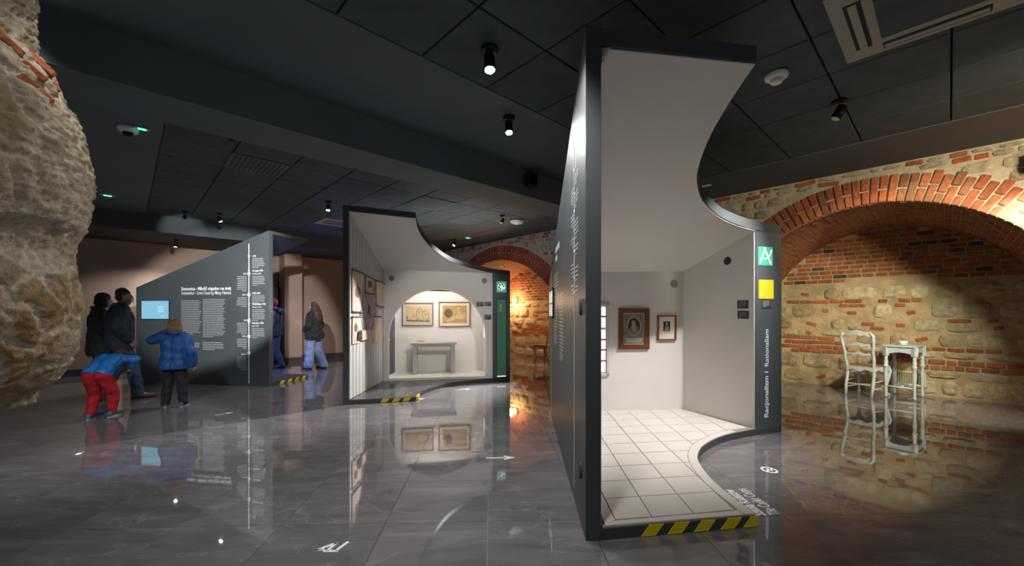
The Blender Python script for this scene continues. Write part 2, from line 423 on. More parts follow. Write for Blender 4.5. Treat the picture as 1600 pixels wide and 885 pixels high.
cbox('border', -14, 1.735-.675*3-.01, -8, 2.86, ZC, ZC+.05, 'ceil_paint')
pm2 = cpanel(.70, .71)
for i in range(0, 9):
    for j in range(0, 8):
        inst('ceiling_panel', pm2, uv(.3+.7*(i+.5), 5.48+.71*(j+.5), ZC+.02), ceiling, crot)

# ---- far-left plastered wall with a pilaster, skirting and a door
def wallbox(name, u0, u1, v0, v1, z0, z1, m, parent=None):
    o = uvbox(G(), u0, u1, v0, v1, z0, z1).obj(name, m, parent)
    if not parent: tag(o, kind='structure')
    return o
wallbox('wall_back', -14, U0+.2, V_FAR, V_FAR+.25, 0, ZC+.05, 'plaster')
wallbox('wall_back_pilaster', 3.26, 3.72, V_FAR-.55, V_FAR, 0, 3.1, 'plaster')
wallbox('baseboard_back', 3.72, U0, V_FAR-.025, V_FAR, 0, .15, 'plinth_dark')
wallbox('baseboard_pilaster', 3.24, 3.74, V_FAR-.57, V_FAR-.55, 0, .15, 'plinth_dark')
wallbox('baseboard_left', -14, 2.2, V_FAR-.025, V_FAR, 0, .15, 'plinth_dark')
door = thing('door_1', None, None, uv(2.7, V_FAR-.03, 0)); tag(door, kind='structure')
wallbox('door_frame', 2.15, 2.25, V_FAR-.10, V_FAR-.01, 0, 2.16, 'door_green', door)
wallbox('door_frame', 3.16, 3.26, V_FAR-.10, V_FAR-.01, 0, 2.16, 'door_green', door)
wallbox('door_frame', 2.25, 3.16, V_FAR-.10, V_FAR-.01, 2.08, 2.16, 'door_green', door)
wallbox('door_leaf', 2.25, 3.16, V_FAR-.07, V_FAR-.03, .02, 2.08, 'door_green', door)
wallbox('door_pane', 2.36, 3.04, V_FAR-.075, V_FAR-.07, .3, 1.95, 'glass_dark', door)
G().tube([uv(2.33, V_FAR-.07, 1.05), uv(2.33, V_FAR-.13, 1.05), uv(2.45, V_FAR-.13, 1.05)], .012).obj('door_handle', 'metal_grey', door)

# ---- right wall of brick and rubble with two vaulted alcoves
A1 = dict(c=.75, R=1.9, zc=1.05, hw=1.62, ue=U1, ring=.36, n=44)
A2 = dict(c=8.65, R=2.6, zc=.30, hw=2.2, ue=U2, ring=.40, n=54)
def arch_z(A, v): return A['zc']+math.sqrt(max(0, A['R']**2-(v-A['c'])**2))
def arch_wall(g):
    vs = [-3.2]
    for A in (A1, A2):
        n = 40
        vs += [A['c']-A['hw']+2*A['hw']*k/n for k in range(n+1)]
    vs += [V_FAR]
    def inside(v):
        for A in (A1, A2):
            if abs(v-A['c']) < A['hw']: return A
    for a, b in zip(vs[:-1], vs[1:]):
        A = inside((a+b)/2)
        za, zb = (arch_z(A, a), arch_z(A, b)) if A else (0, 0)
        g.hexa([uv(U0,a,za), uv(U0,b,zb), uv(U0+.05,b,zb), uv(U0+.05,a,za), uv(U0,a,ZC+.05), uv(U0,b,ZC+.05), uv(U0+.05,b,ZC+.05), uv(U0+.05,a,ZC+.05)])
wr = arch_wall.__call__
g = G(); arch_wall(g)
bm = bmesh.new()
wall_right = g.obj('wall_right', 'mortar_light'); tag(wall_right, kind='structure'); bm.free()
def vault(A, name):
    n = 40; a0 = math.asin(A['hw']/A['R']); g = G(); v = []; f = []
    prof = [(A['c']-A['hw'], 0)]+[(A['c']+A['R']*math.sin(-a0+2*a0*k/n), A['zc']+A['R']*math.cos(-a0+2*a0*k/n)) for k in range(n+1)]+[(A['c']+A['hw'], 0)]
    for q, z in prof:
        v += [uv(U0+.03, q, z), uv(A['ue']+.05, q, z)]
    for i in range(len(prof)-1): f.append((2*i, 2*i+1, 2*i+3, 2*i+2))
    # outer skin gives the vault thickness
    k0 = len(v)
    for q, z in prof:
        dq = q-A['c']; s = 1.12
        v += [uv(U0+.06, A['c']+dq*s, z+(.2 if z > 0 else 0)), uv(A['ue']+.05, A['c']+dq*s, z+(.2 if z > 0 else 0))]
    for i in range(len(prof)-1): f.append((k0+2*i, k0+2*i+2, k0+2*i+3, k0+2*i+1))
    o = mesh_obj(name, v, f, 'mortar'); tag(o, kind='structure')
    # the courses of the vault: too fine to pick apart, real bricks in one part
    g = G(); rr = random.Random(3); du = .23; depth = A['ue']-U0
    nr = int(2*a0*A['R']/.085)
    for i in range(nr):
        t0 = -a0+2*a0*(i+.08)/nr; t1 = -a0+2*a0*(i+.92)/nr
        u = U0+.02-(i % 2)*du/2
        while u < A['ue']:
            ua = max(U0+.02, u+.008); ub = min(A['ue'], u+du-.008); u += du
            if ub-ua < .03: continue
            h = rr.uniform(.006, .016); p = []
            for R_ in (A['R']+.01, A['R']-h):
                for t, uu in ((t0, ua), (t0, ub), (t1, ub), (t1, ua)):
                    p.append(uv(uu, A['c']+R_*math.sin(t), A['zc']+R_*math.cos(t)))
            g.hexa(p)
    b = g.obj('vault_bricks', 'brick_worn', o); tag(b, kind='stuff')
    return o
vault(A1, 'ceiling_alcove_near'); vault(A2, 'ceiling_alcove_far')
# unit brick, shared
bm = bmesh.new(); bmesh.ops.create_cube(bm, size=1)
bmesh.ops.bevel(bm, geom=bm.edges[:], offset=.07, segments=1, affect='EDGES')
brick_me = {}
for k in ('brick', 'brick_worn', 'brick_dark'):
    me = bpy.data.meshes.new(k); bm.to_mesh(me); me.materials.append(M(k)); brick_me[k] = me
bm.free()
R_UV = Matrix((Vector((VV.x, VV.y, 0)), Vector((0, 0, 1)), Vector((UU.x, UU.y, 0)))).transposed()   # local x along the wall, y up, z into the wall
def put_brick(parent, u, v, z, w, h, kind='brick', ang=0, proud=.018, depth=.06):
    rot = R_UV @ Matrix.Rotation(ang, 3, 'Z')
    return inst('brick', brick_me[kind], uv(u-proud+depth/2, v, z), parent, rot, (w, h, depth))
def put_stone(parent, u, v, z, w, h, rr, kind='stone', dep=.05, ang=0):
    n = 11; out = []; pts = []
    for k in range(n):
        t = 2*PI*k/n+rr.uniform(-.12, .12); e = .62
        cx = math.copysign(abs(math.cos(t))**e, math.cos(t)); cy = math.copysign(abs(math.sin(t))**e, math.sin(t))
        j = rr.uniform(.84, 1.0); pts.append((cx*w/2*j, cy*h/2*j))
    v0 = [(x, y, .03) for x, y in pts]+[(x*.93, y*.93, -dep*.55*rr.uniform(.7, 1.2)) for x, y in pts]+[(x*.62, y*.60, -dep*rr.uniform(.75, 1.2)) for x, y in pts]+[(0, 0, -dep*1.05)]
    f = []
    for r_ in (0, 1):
        for k in range(n): f.append((r_*n+k, r_*n+(k+1) % n, (r_+1)*n+(k+1) % n, (r_+1)*n+k))
    f += [(2*n+k, 2*n+(k+1) % n, 3*n) for k in range(n)]
    me = bpy.data.meshes.new('stone'); me.from_pydata(v0, [], [q[::-1] for q in f]); me.materials.append(M(kind))
    return inst('stone', me, uv(u, v, z), parent, R_UV @ Matrix.Rotation(ang, 3, 'Z'))
# voussoirs
rr = random.Random(11)
for A in (A1, A2):
    a0 = math.asin(A['hw']/A['R']); n = A['n']; rg = A['ring']
    for i in range(n):
        t = -a0+2*a0*(i+.5)/n
        if A is A2 and t < -.75: pass
        segs = [(0, rg)] if i % 2 else [(0, rg*.46), (rg*.52, rg)]
        if A is A1 and t < -.28: segs = [(0, rg*.6), (rg*.65, rg*1.12)] if i % 2 else [(0, rg*.32), (rg*.37, rg*.98)]
        for s0, s1 in segs:
            rm = A['R']+(s0+s1)/2; wd = 2*a0*rm/n
            put_brick(wall_right, U0, A['c']+rm*math.sin(t), A['zc']+rm*math.cos(t), wd*.80, s1-s0, 'brick' if rr.random() < .86 else 'brick_worn', ang=-t+rr.uniform(-.015, .015), proud=.022+rr.uniform(0, .012), depth=.07)
# rubble above the arches
def clear_of_arch(v, z, pad=.07):
    for A in (A1, A2):
        if math.hypot(v-A['c'], z-A['zc']) < A['R']+A['ring']+pad and abs(v-A['c']) < A['hw']+A['ring']+.12: return False
        if abs(v-A['c']) < A['hw']+.05 and z < A['zc']+A['R']: return False
    return True
z = 1.9; cnt = 0
while z < ZC-.04:
    h = rr.choice([.075, .09, .13, .17])
    h = min(h, ZC-.02-z)
    v = -1.6+rr.uniform(0, .2)
    while v < 12.6:
        wd = rr.uniform(.12, .36)
        vc, zc_ = v+wd/2, z+h/2
        if not (3.35 < vc < 6.5) and clear_of_arch(vc, zc_, .02+h/2) and cnt < 460:
            if (h <= .091 and rr.random() < .42) or rr.random() < .13:
                nb = max(1, int(h/.085)); x = 0
                for k in range(nb):
                    put_brick(wall_right, U0, vc, z+h*(k+.5)/nb, min(wd, .27)*rr.uniform(.7, 1), .062, 'brick' if rr.random() < .8 else 'brick_worn', rr.uniform(-.06, .06), .012); cnt += 1
            else:
                put_stone(wall_right, U0, vc, zc_, wd*.92, h*.92, rr, 'stone_grey' if rr.random() < .6 else 'stone', .024, rr.uniform(-.1, .1)); cnt += 1
        v += wd
    z += h
# alcove back walls
def alcove_back(A, name, brick_from, v0, v1, courses, seed, quad):
    rr = random.Random(seed); u = A['ue']
    w_ = uvbox(G(), u, u+.2, A['c']-A['hw']-.3, A['c']+A['hw']+.3, 0, A['zc']+A['R']+.2).obj(name, 'mortar'); tag(w_, kind='structure')
    nb = 0; occ = []
    z = brick_from; row = 0; rh = .083; bw = .215
    while z < A['zc']+A['R']-.03:
        v = v0-(row % 2)*bw/2
        while v < v1:
            L = bw*rr.uniform(.8, 1.05)
            vc = v+L/2
            edge = brick_from+.07*math.sin(vc*2.3)+.05*math.sin(vc*7)
            if math.hypot(vc-A['c'], z+rh/2-A['zc']) < A['R']-.03 and abs(vc-A['c']) < A['hw'] and z > edge-.02 and nb < 270:
                k = 'brick_dark' if rr.random() < .09 else ('brick_worn' if rr.random() < .7 else 'brick')
                put_brick(w_, u, vc, z+rh/2, L-.022, rh-.022, k, rr.uniform(-.02, .02), .012+rr.uniform(0, .008)); nb += 1
            v += L
        z += rh; row += 1
    for (z, a, b, hh, p) in courses:
        v = a
        while v < b:
            L = rr.uniform(.12, .28)
            if rr.random() < p:
                put_brick(w_, u, v+L/2, z+rr.uniform(-.006, .006), L-.02, hh, rr.choice(['brick', 'brick_worn', 'brick_worn']), rr.uniform(-.04, .04), .02); nb += 1
                occ.append((v, v+L, z-hh/2, z+hh/2))
            v += L
    z = .02
    while z < brick_from-.05:
        h = rr.choice([.16, .22, .28, .34]); h = min(h, brick_from-z-.01)
        v = v0-.1+rr.uniform(0, .2)
        while v < v1:
            wd = rr.uniform(.22, .62)
            bx = (v, v+wd, z, z+h)
            hitb = [o_ for o_ in occ if o_[0] < bx[1]-.03 and o_[1] > bx[0]+.03 and o_[2] < bx[3]-.02 and o_[3] > bx[2]+.02]
            zz0, zz1 = z, z+h
            for o_ in hitb:
                if (o_[2]+o_[3])/2 > (zz0+zz1)/2: zz1 = min(zz1, o_[2])
                else: zz0 = max(zz0, o_[3])
            hh = zz1-zz0
            if hh > .07 and wd > .12 and rr.random() < .82:
                put_stone(w_, u, v+wd/2, (zz0+zz1)/2, wd*.95, hh*.95, rr, 'stone' if rr.random() < .75 else 'stone_grey', rr.uniform(.02, .045), rr.uniform(-.05, .05))
            elif hh > .07:
                put_brick(w_, u, v+wd/2, (zz0+zz1)/2, rr.uniform(.08, .2), .06, 'brick', rr.uniform(-.5, .5), .015)
            v += wd
        z += h
    return w_
alcove_back(A1, 'wall_alcove_near', 1.98, -1.0, 2.6,
    [(1.63, .3, 2.2, .06, .8), (1.55, .5, 1.35, .055, .6), (1.20, .9, 1.5, .06, .45), (1.28, -.55, -.1, .055, .8),
     (.92, 1.35, 2.5, .062, .9), (.83, 1.35, 2.5, .062, .85), (.74, 1.1, 2.5, .062, .9), (.66, .4, 2.1, .065, .75),
     (.80, -.9, .6, .055, .55), (.58, -1, .65, .075, .95), (.49, -1, .5, .065, .9)], 5, 0)
alcove_back(A2, 'wall_alcove_far', 1.72, 7.6, 10.4,
    [(1.45, 8.3, 9.2, .06, .6), (.98, 8.0, 9.6, .065, .85), (.90, 8.0, 9.6, .065, .85), (.82, 8.0, 9.4, .065, .8), (.74, 8.0, 9.8, .065, .7), (1.22, 8.0, 8.6, .06, .6)], 9, 0)

# ---- near-left wall end: a weathered corner of rubble and brick right beside the camera
SIL = [(-1.0, 60), (0, 85), (60, 103), (95, 108), (118, 128), (160, 138), (200, 146), (235, 150), (262, 151), (300, 147), (330, 140), (352, 124), (385, 119), (440, 128), (480, 134), (520, 129), (560, 122), (590, 112), (620, 96), (645, 72), (660, 42), (672, 0), (678, -40)]
CYR, CXR, BYR = 1.42, -2.1, .42
def rock_a(ratio):
    lo, hi = .05, 2.0
    for _ in range(30):
        a = (lo+hi)/2
        best = max((CXR+a*math.cos(t))/(CYR+BYR*math.sin(t)) for t in [(-1.55+k*.05) for k in range(63)])
        if best < ratio: lo = a
        else: hi = a
    return lo
def sil_px(y):
    if y <= SIL[0][0]: return SIL[0][1]
    for (ya, pa), (yb, pb) in zip(SIL[:-1], SIL[1:]):
        if ya <= y <= yb: return pa+(pb-pa)*(y-ya)/(yb-ya)
    return SIL[-1][1]
NZ, NT = 300, 170
rv = []; rf = []; cols = []
for i in range(NZ+1):
    py = 678-(678+420)*i/NZ
    z = H+(CY-py)/F*1.36
    a = rock_a((sil_px(py)-CX)/F)-.012
    for k in range(NT+1):
        t = -1.75+3.5*k/NT
        p = Vector((CXR+a*math.cos(t), CYR+BYR*math.sin(t), z))
        nrm = Vector((math.cos(t)/max(a, .1), math.sin(t)/BYR, 0)).normalized()
        pw = p+Vector((noise.noise(p*6), noise.noise(p*6+Vector((5, 5, 5))), noise.noise(p*6+Vector((9, 1, 3)))))*.07
        d1, _ = noise.voronoi(pw*6.5+Vector((3, 1, 7)))
        crack = d1[1]-d1[0]
        fb = noise.fractal(p*9, .9, 2.1, 6)
        fb2 = noise.fractal(p*55, .8, 2.0, 4)
        sm = min(1, crack/.16)
        pit = noise.noise(p*48+Vector((4, 4, 4))); disp = .010*sm+.008*fb+.008*fb2-.010*max(0, pit)-.008
        rv.append(p+nrm*disp)
        hsh = noise.noise(p*2.2+Vector((9, 2, 4))); h2 = noise.noise(p*7)
        stone = Vector((.28, .21, .12)).lerp(Vector((.38, .31, .21)), .5+.5*h2)
        stone = stone.lerp(Vector((.30, .19, .09)), max(0, min(1, hsh*1.6)))
        stone *= (.85+.5*noise.noise(p*23)); stone = stone.lerp(Vector((.16, .12, .06)), max(0, min(.6, 1.2*noise.noise(p*12+Vector((2, 8, 1))))))
        mort = Vector((.46, .40, .32))*(.9+.25*noise.noise(p*17))
        k2 = max(0, min(1, (sm-.35)/.4)); k2 = k2*max(0, min(1, .75+1.2*noise.noise(p*3.1)))
        cc = mort.lerp(stone, k2); cols.append((cc.x, cc.y, cc.z, 1))
for i in range(NZ):
    for k in range(NT):
        q = i*(NT+1)+k; rf.append((q, q+1, q+NT+2, q+NT+1))
rf.append(tuple(range(NT, -1, -1)))
m = mat('rubble_corner', (.4, .3, .2, 1), .92, spec=.2)
nt = m.node_tree; at = nd(nt, 'ShaderNodeVertexColor'); at.layer_name = 'stone'
nzz = nd(nt, 'ShaderNodeTexNoise'); nzz.inputs['Scale'].default_value = 60; nzz.inputs['Detail'].default_value = 6
tcc = nd(nt, 'ShaderNodeTexCoord'); nt.links.new(tcc.outputs['Object'], nzz.inputs['Vector'])
mxx = nd(nt, 'ShaderNodeMix', data_type='RGBA', blend_type='MULTIPLY'); mxx.inputs[0].default_value = 1
mrr = nd(nt, 'ShaderNodeMapRange'); mrr.inputs[1].default_value = .3; mrr.inputs[2].default_value = .7; mrr.inputs[3].default_value = .7; mrr.inputs[4].default_value = 1.2
nt.links.new(nzz.outputs['Fac'], mrr.inputs[0]); nt.links.new(at.outputs[0], mxx.inputs[6]); nt.links.new(mrr.outputs[0], mxx.inputs[7])
nt.links.new(mxx.outputs[2], nt.nodes['Principled BSDF'].inputs['Base Color'])
bpn = nd(nt, 'ShaderNodeBump'); bpn.inputs['Strength'].default_value = .6; bpn.inputs['Distance'].default_value = .01
nt.links.new(nzz.outputs['Fac'], bpn.inputs['Height']); nt.links.new(bpn.outputs[0], nt.nodes['Principled BSDF'].inputs['Normal'])
me = bpy.data.meshes.new('wall_left'); me.from_pydata([tuple(p) for p in rv], [], rf)
ca = me.color_attributes.new('stone', 'FLOAT_COLOR', 'POINT')
for i_, c_ in enumerate(cols): ca.data[i_].color = c_
me.materials.append(m)
for p in me.polygons: p.use_smooth = True
wall_left = bpy.data.objects.new('wall_left', me); COL.objects.link(wall_left); tag(wall_left, kind='structure'); BASE[wall_left.name] = Vector()
from mathutils.bvhtree import BVHTree
rock_bvh = BVHTree.FromPolygons(rv, rf)
def rock_hit(px, py):
    p, n_, _, _ = rock_bvh.ray_cast(Vector((0, 0, H)), Vector(((px-CX)/F, 1, (CY-py)/F)).normalized())
    if p is None: return rock_hit(px-8, py)
    def at(x, y): return rock_bvh.ray_cast(Vector((0, 0, H)), Vector(((x-CX)/F, 1, (CY-y)/F)).normalized())[0] or p
    a, b, c, d = at(px-14, py), at(px+10, py), at(px, py-12), at(px, py+12)
    e = (b-a).cross(c-d).normalized()
    tc_ = (Vector((0, 0, H))-p).normalized()
    if e.dot(tc_) < 0: e = -e
    e = (e*.4+tc_*.6).normalized()
    return (a+b+c+d+p)/5, e
for (x, y, L, h, a) in [(14, 68, .085, .024, -.66), (66, 98, .095, .025, -.68), (53, 112, .075, .021, -.58), (42, 130, .050, .030, -.6), (70, 152, .046, .026, -.8), (88, 136, .036, .018, -1.2)]:
    p, n_ = rock_hit(x, y)
    zt = n_; xt = Vector((0, 0, 1)).cross(zt).normalized(); yt = zt.cross(xt)
    rot = Matrix((xt, yt, zt)).transposed() @ Matrix.Rotation(a, 3, 'Z')
    inst('brick', brick_me['brick'], p-n_*.010, wall_left, rot, (L*1.0, h*1.05, .05))
g = G().box((-3.4, -1.5, 0), (-1.92, 1.30, ZC)); o = g.obj('wall_left_body', 'mortar'); tag(o, kind='structure')

# ================================================================== BOOTHS
def clip_convex(subject, conv):
    """Sutherland-Hodgman: subject (maybe concave) clipped by a convex ccw polygon"""
    out = subject
    for i in range(len(conv)):
        a, b = conv[i], conv[(i+1) % len(conv)]; inp = out; out = []
        def side(p): return (b[0]-a[0])*(p[1]-a[1])-(b[1]-a[1])*(p[0]-a[0])
        for k in range(len(inp)):
            p, q = inp[k], inp[(k+1) % len(inp)]; sp, sq = side(p), side(q)
            if sp >= 0: out.append(p)
            if sp*sq < 0:
                t = sp/(sp-sq); out.append((p[0]+(q[0]-p[0])*t, p[1]+(q[1]-p[1])*t))
        if len(out) < 3: return []
    return out
def area(p): return abs(sum(p[i][0]*p[(i+1) % len(p)][1]-p[(i+1) % len(p)][0]*p[i][1] for i in range(len(p)))/2)
def smooth_curve(pts, n=6):
    out = []
    P = [Vector(p) for p in pts]
    for i in range(len(P)-1):
        p0 = P[max(i-1, 0)]; p1 = P[i]; p2 = P[i+1]; p3 = P[min(i+2, len(P)-1)]
        for k in range(n):
            t = k/n
            q = .5*((2*p1)+(p2-p0)*t+(2*p0-5*p1+4*p2-p3)*t*t+(3*p1-p0-3*p2+p3)*t**3)
            out.append((q.x, q.y))
    out.append((P[-1].x, P[-1].y)); return out
def inset_curve(c, d):
    out = []
    for i, p in enumerate(c):
        a = Vector(c[max(i-1, 0)]); b = Vector(c[min(i+1, len(c)-1)]); t = (b-a).normalized()
        n = Vector((-t.y, t.x)); out.append((p[0]+n.x*d, p[1]+n.y*d))
    return out
def hazard(fr, parent, t_list, w, sk, z0, z1, off=.004):
    for t in t_list:
        g = G(); fr.slab(g, [(t, z0), (t+w, z0), (t+w+sk, z1), (t+sk, z1)], -.002, off); g.obj('hazard_stripe', 'yellow', parent)
def disc(name, fr, t, z, r, m, parent, th=.012, n=24):
    g = G().lathe([(r, 0), (r, th*.7), (r*.9, th)], fr.P(t, z, 0), n, (fr.n.x, fr.n.y, 0)); return g.obj(name, m, parent)
def picture(name, label, fr, t0, t1, z0, z1, fw, fm, mm, group, inner=None, mat_w=.0, depth=.03):
    """framed picture on a wall: four frame bars, mount, print"""
    t = thing(name, label, 'picture', fr.P((t0+t1)/2, z0, 0), group=group)
    g = G()
    for (a, b, c_, d) in ((t0, t1, z0, z0+fw), (t0, t1, z1-fw, z1)): fr.rect(g, a, b, c_, d, 0, depth)
    for (a, b, c_, d) in ((t0, t0+fw, z0+fw, z1-fw), (t1-fw, t1, z0+fw, z1-fw)): fr.rect(g, a, b, c_, d, 0, depth)
    g.obj('frame', fm, t)
    g = G(); fr.rect(g, t0+fw, t1-fw, z0+fw, z1-fw, .001, .012); g.obj('mount', mm, t)
    return t

# ------------------------------------------------ near booth ("Racjonalizm | Rationalism")
B1L = [(.493, 2.524), (.634, 5.97)]
FR1 = (1.645, 2.683)
curve1 = smooth_curve([FR1, (1.632, 2.93), (1.640, 3.262), (1.714, 3.626), (1.815, 3.86), (2.0, 4.121), (2.327, 4.412), (2.687, 4.616), (3.02, 4.745), (3.251, 4.827)])
P10, P11 = (2.87, 4.70), (3.251, 4.827)
BK1R, BK1L = (2.455, 5.63), (.72, 5.47)
def ceil1(x, y): return 3.05-.375*(y-2.524-.137*(x-.493))
b1 = thing('exhibition_booth', 'tall slate booth with white interior, tiled platform and Rationalism lettering', 'booth', (1.6, 4.2, 0))
th1 = .080
n1 = Vector((B1L[1][1]-B1L[0][1], -(B1L[1][0]-B1L[0][0]))).normalized()
def off1(p, d): return (p[0]+n1.x*d, p[1]+n1.y*d)
G().prism([B1L[0], off1(B1L[0], th1), off1(B1L[1], th1), B1L[1]], 0, lambda x, y: ceil1(x, y)+.115).obj('side_wall', 'slate', b1)
G().prism([(B1L[0][0]+.002, B1L[0][1]-.006), (B1L[0][0]+n1.x*(th1+.012), B1L[0][1]+n1.y*(th1+.012)-.006), (B1L[0][0]+n1.x*(th1+.012), B1L[0][1]+n1.y*(th1+.012)+.03), (B1L[0][0]+n1.x*th1, B1L[0][1]+n1.y*th1+.03), (B1L[0][0]+n1.x*th1, B1L[0][1]-.001), (B1L[0][0]+.002, B1L[0][1]-.001)], 0, lambda x, y: ceil1(x, y)+.117).obj('front_edge', 'slate_edge', b1)
G().prism([off1((.505, 2.56), th1), off1((.505, 2.56), th1+.012), off1(B1L[1], th1+.012), off1(B1L[1], th1)], .08, lambda x, y: ceil1(x, y)-.004).obj('side_wall_lining', 'white_panel', b1)
roof1 = [off1(B1L[0], th1)]+curve1+[(2.95, 6.0), off1(B1L[1], th1)]
ro = G().prism(roof1, ceil1, lambda x, y: ceil1(x, y)+.105).obj('roof', 'slate_edge', b1)
lin1 = [off1((.505, 2.545), th1+.012), (FR1[0]-.004, FR1[1]+.012)]+[(x-.006, y+.006) for x, y in curve1[3:-12]]+[P10, BK1R, BK1L, off1((.61, 5.5), th1+.012)]
G().prism(lin1, lambda x, y: ceil1(x, y)-.008, lambda x, y: ceil1(x, y)-.001).obj('ceiling_lining', 'white_panel', b1)
# stepped cornice under the roof along the side wall
for k, (wd, dz) in enumerate([(.018, .085), (.034, .050), (.052, .022)]):
    G().prism([off1((.505, 2.54), th1+.012), off1((.505, 2.54), th1+.012+wd), off1((.63, 5.45), th1+.012+wd), off1((.63, 5.45), th1+.012)], lambda x, y, d=dz: ceil1(x, y)-d-.008, lambda x, y: ceil1(x, y)-.008).obj('cornice_step', 'white_panel', b1)
# pillar with right wall
G().prism([P10, P11, (2.95, 6.0), (2.5, 5.9), BK1R], 0, ceil1).obj('pillar', 'slate', b1)
fr1w = Frame(P10, BK1R, True)
g = G(); fw_ = Frame(BK1R, P10)
fw_.slab(g, [(0, .08), (fw_.L-.012, .08), (fw_.L-.012, ceil1(*P10)-.006), (0, ceil1(*BK1R)-.006)], .0, .012); g.obj('right_wall_lining', 'white_panel', b1)
fb1 = Frame(BK1L, BK1R)
g = G(); fb1.slab(g, [(-.1, .08), (fb1.L, .08), (fb1.L, ceil1(*BK1R)-.004), (-.1, ceil1(*BK1L)-.004)], -.08, 0); g.obj('back_wall', 'white_panel', b1)
# platform
plat1 = [off1(B1L[0], th1)]+curve1+[P11, (2.95, 6.0), off1(B1L[1], th1)]
plat1 = [off1(B1L[0], th1)]+curve1+[(2.95, 6.0), off1(B1L[1], th1)]
G().prism(plat1, 0, .070).obj('platform', 'slate_edge', b1)
top1 = [off1((.505, 2.535), th1+.012), (FR1[0]-.006, FR1[1]+.008)]+curve1[2:-13]+[P10, BK1R, BK1L, off1((.61, 5.5), th1+.012)]
G().prism(top1, .070, .0765).obj('platform_top', 'tile_joint', b1)
ci = inset_curve(curve1[1:-14], .085)
tile_area = [(.705, 2.608), (ci[0][0], 2.755)]+ci+[(P10[0]-.08, P10[1]+.02), BK1R, BK1L, (.745, 5.45)]
bord = [(FR1[0]-.002, FR1[1]+.006)]+curve1[1:-14]; ri = inset_curve(bord, .003); rj = inset_curve(bord, .080)
g = G()
for i in range(len(bord)-1): g.prism([ri[i], ri[i+1], rj[i+1], rj[i]], .0765, .083)
g.obj('platform_border', 'tile_light', b1)
G().prism([(.600, 2.542), (1.558, 2.682), (1.558, 2.740), (.700, 2.602)], .0765, .083).obj('platform_border', 'tile_light', b1)
G().prism([(.622, 2.553), (.694, 2.606), (.742, 5.44), (.735, 5.45)], .0765, .083).obj('platform_border', 'tile_light', b1)
ex = Vector((math.cos(math.radians(8)), math.sin(math.radians(8)))); ey = Vector((math.sin(math.radians(2.5)), math.cos(math.radians(2.5))))
for i in range(-3, 10):
    for j in range(-2, 12):
        s = .295; q = Vector((.655, 2.61))+ex*(s*i)+ey*(s*j); e = .004
        cv = [q+ex*e+ey*e, q+ex*(s-e)+ey*e, q+ex*(s-e)+ey*(s-e), q+ex*e+ey*(s-e)]
        pl = clip_convex([tuple(p) for p in tile_area], [tuple(p) for p in cv])
        if pl and area(pl) > .003: G().prism(pl, .0765, .083).obj('floor_tile', 'tile_light', b1)
# front band with hazard stripes
ff1 = Frame(off1(B1L[0], th1), FR1)
t0 = ff1.hit(1001.5, 840)[0]
hazard(ff1, b1, [ff1.hit(1001.5+41.3*k, 838)[0] for k in range(4)], .098, .055, .004, .072)
g = G(); ta = ff1.L-.10; ff1.slab(g, [(ta, .004), (ff1.L, .004), (ff1.L, .072), (ta+.055, .072)], -.002, .004); g.obj('hazard_stripe', 'yellow', b1)
# lettering and lit icons on the pillar
fp1 = Frame(P10, P11)
def icon(fr, x0, y0, x1, y1, parent, m, name='lit_icon_panel'):
    g = G(); fr.pxrect(g, x0, y0, x1, y1, -.01, .003); return g.obj(name, m, parent)
ip = icon(fp1, 1184.5, 386, 1207, 415, b1, 'teal_lit', 'lit_icon_panel')
def stroke(fr, g, p, q, w, off=.006):
    a = Vector(fr.hit(*p)); b = Vector(fr.hit(*q)); d = (b-a).normalized(); n = Vector((-d.y, d.x))*w/2
    fr.slab(g, [tuple(a+n), tuple(b+n), tuple(b-n), tuple(a-n)][::-1], .002, off)
g = G()
stroke(fp1, g, (1194.5, 390), (1187, 411), .016); stroke(fp1, g, (1194.5, 390), (1204, 413), .016); stroke(fp1, g, (1189, 403.5), (1197, 405), .012)
stroke(fp1, g, (1197, 405), (1202, 400), .012); stroke(fp1, g, (1202, 400), (1205.5, 391), .012); stroke(fp1, g, (1194.5, 387), (1194.5, 393), .02)
g.obj('compasses_icon', 'icon_white', ip)
yn = icon(fp1, 1185.5, 437.5, 1208.5, 467, b1, 'yellow_lit', 'lit_niche')
g = G(); stroke(fp1, g, (1194.5, 438), (1194, 467), .008); g.obj('niche_rod', 'cream_metal', yn)
g = G(); fp1.pxrect(g, 1190, 469, 1205, 482, -.002, .004); lb = g.obj('caption_plate', 'label_blue', b1)
def caption(fr, x0, y0, x1, y1, parent, lines, seed):
    g = G(); a = fr.hit(x0, y0); b = fr.hit(x1, y1); w_ = (b[0]-a[0])
    bars(fr, g, a[0]+w_*.08, a[1]-(a[1]-b[1])*.12, w_*.8, lines, (a[1]-b[1])*.8/lines, (a[1]-b[1])*.36/lines, seed=seed, off=.006)
    g.obj('fine_print', 'label_text', parent)
caption(fp1, 1190, 469, 1205, 482, lb, 5, 3)
rotv = fp1.rot() @ Matrix.Rotation(PI/2, 3, 'Z')
ta, za = fp1.hit(1199.5, 653); tb, zb = fp1.hit(1199.5, 588.5)
text('Racjonalizm', .085, fp1.P(ta+.006, za, .002), rotv, 'lettering', b1, bold=.0022, width=(zb-za))
ta, za = fp1.hit(1200, 582.5)
g = G(); stroke(fp1, g, (1198.3, 583.5), (1198.3, 581.2), .06); 
g = G(); tq, zq = fp1.hit(1197, 582); fp1.rect(g, tq-.028, tq+.03, zq-.006, zq+.006, .001, .004); g.obj('divider_bar', 'lettering', b1)
ta, za = fp1.hit(1200.5, 573.5); tb, zb = fp1.hit(1200.5, 516)
text('Rationalism', .085, fp1.P(ta, za, .002), rotv, 'lettering', b1, bold=.0008, width=(zb-za))
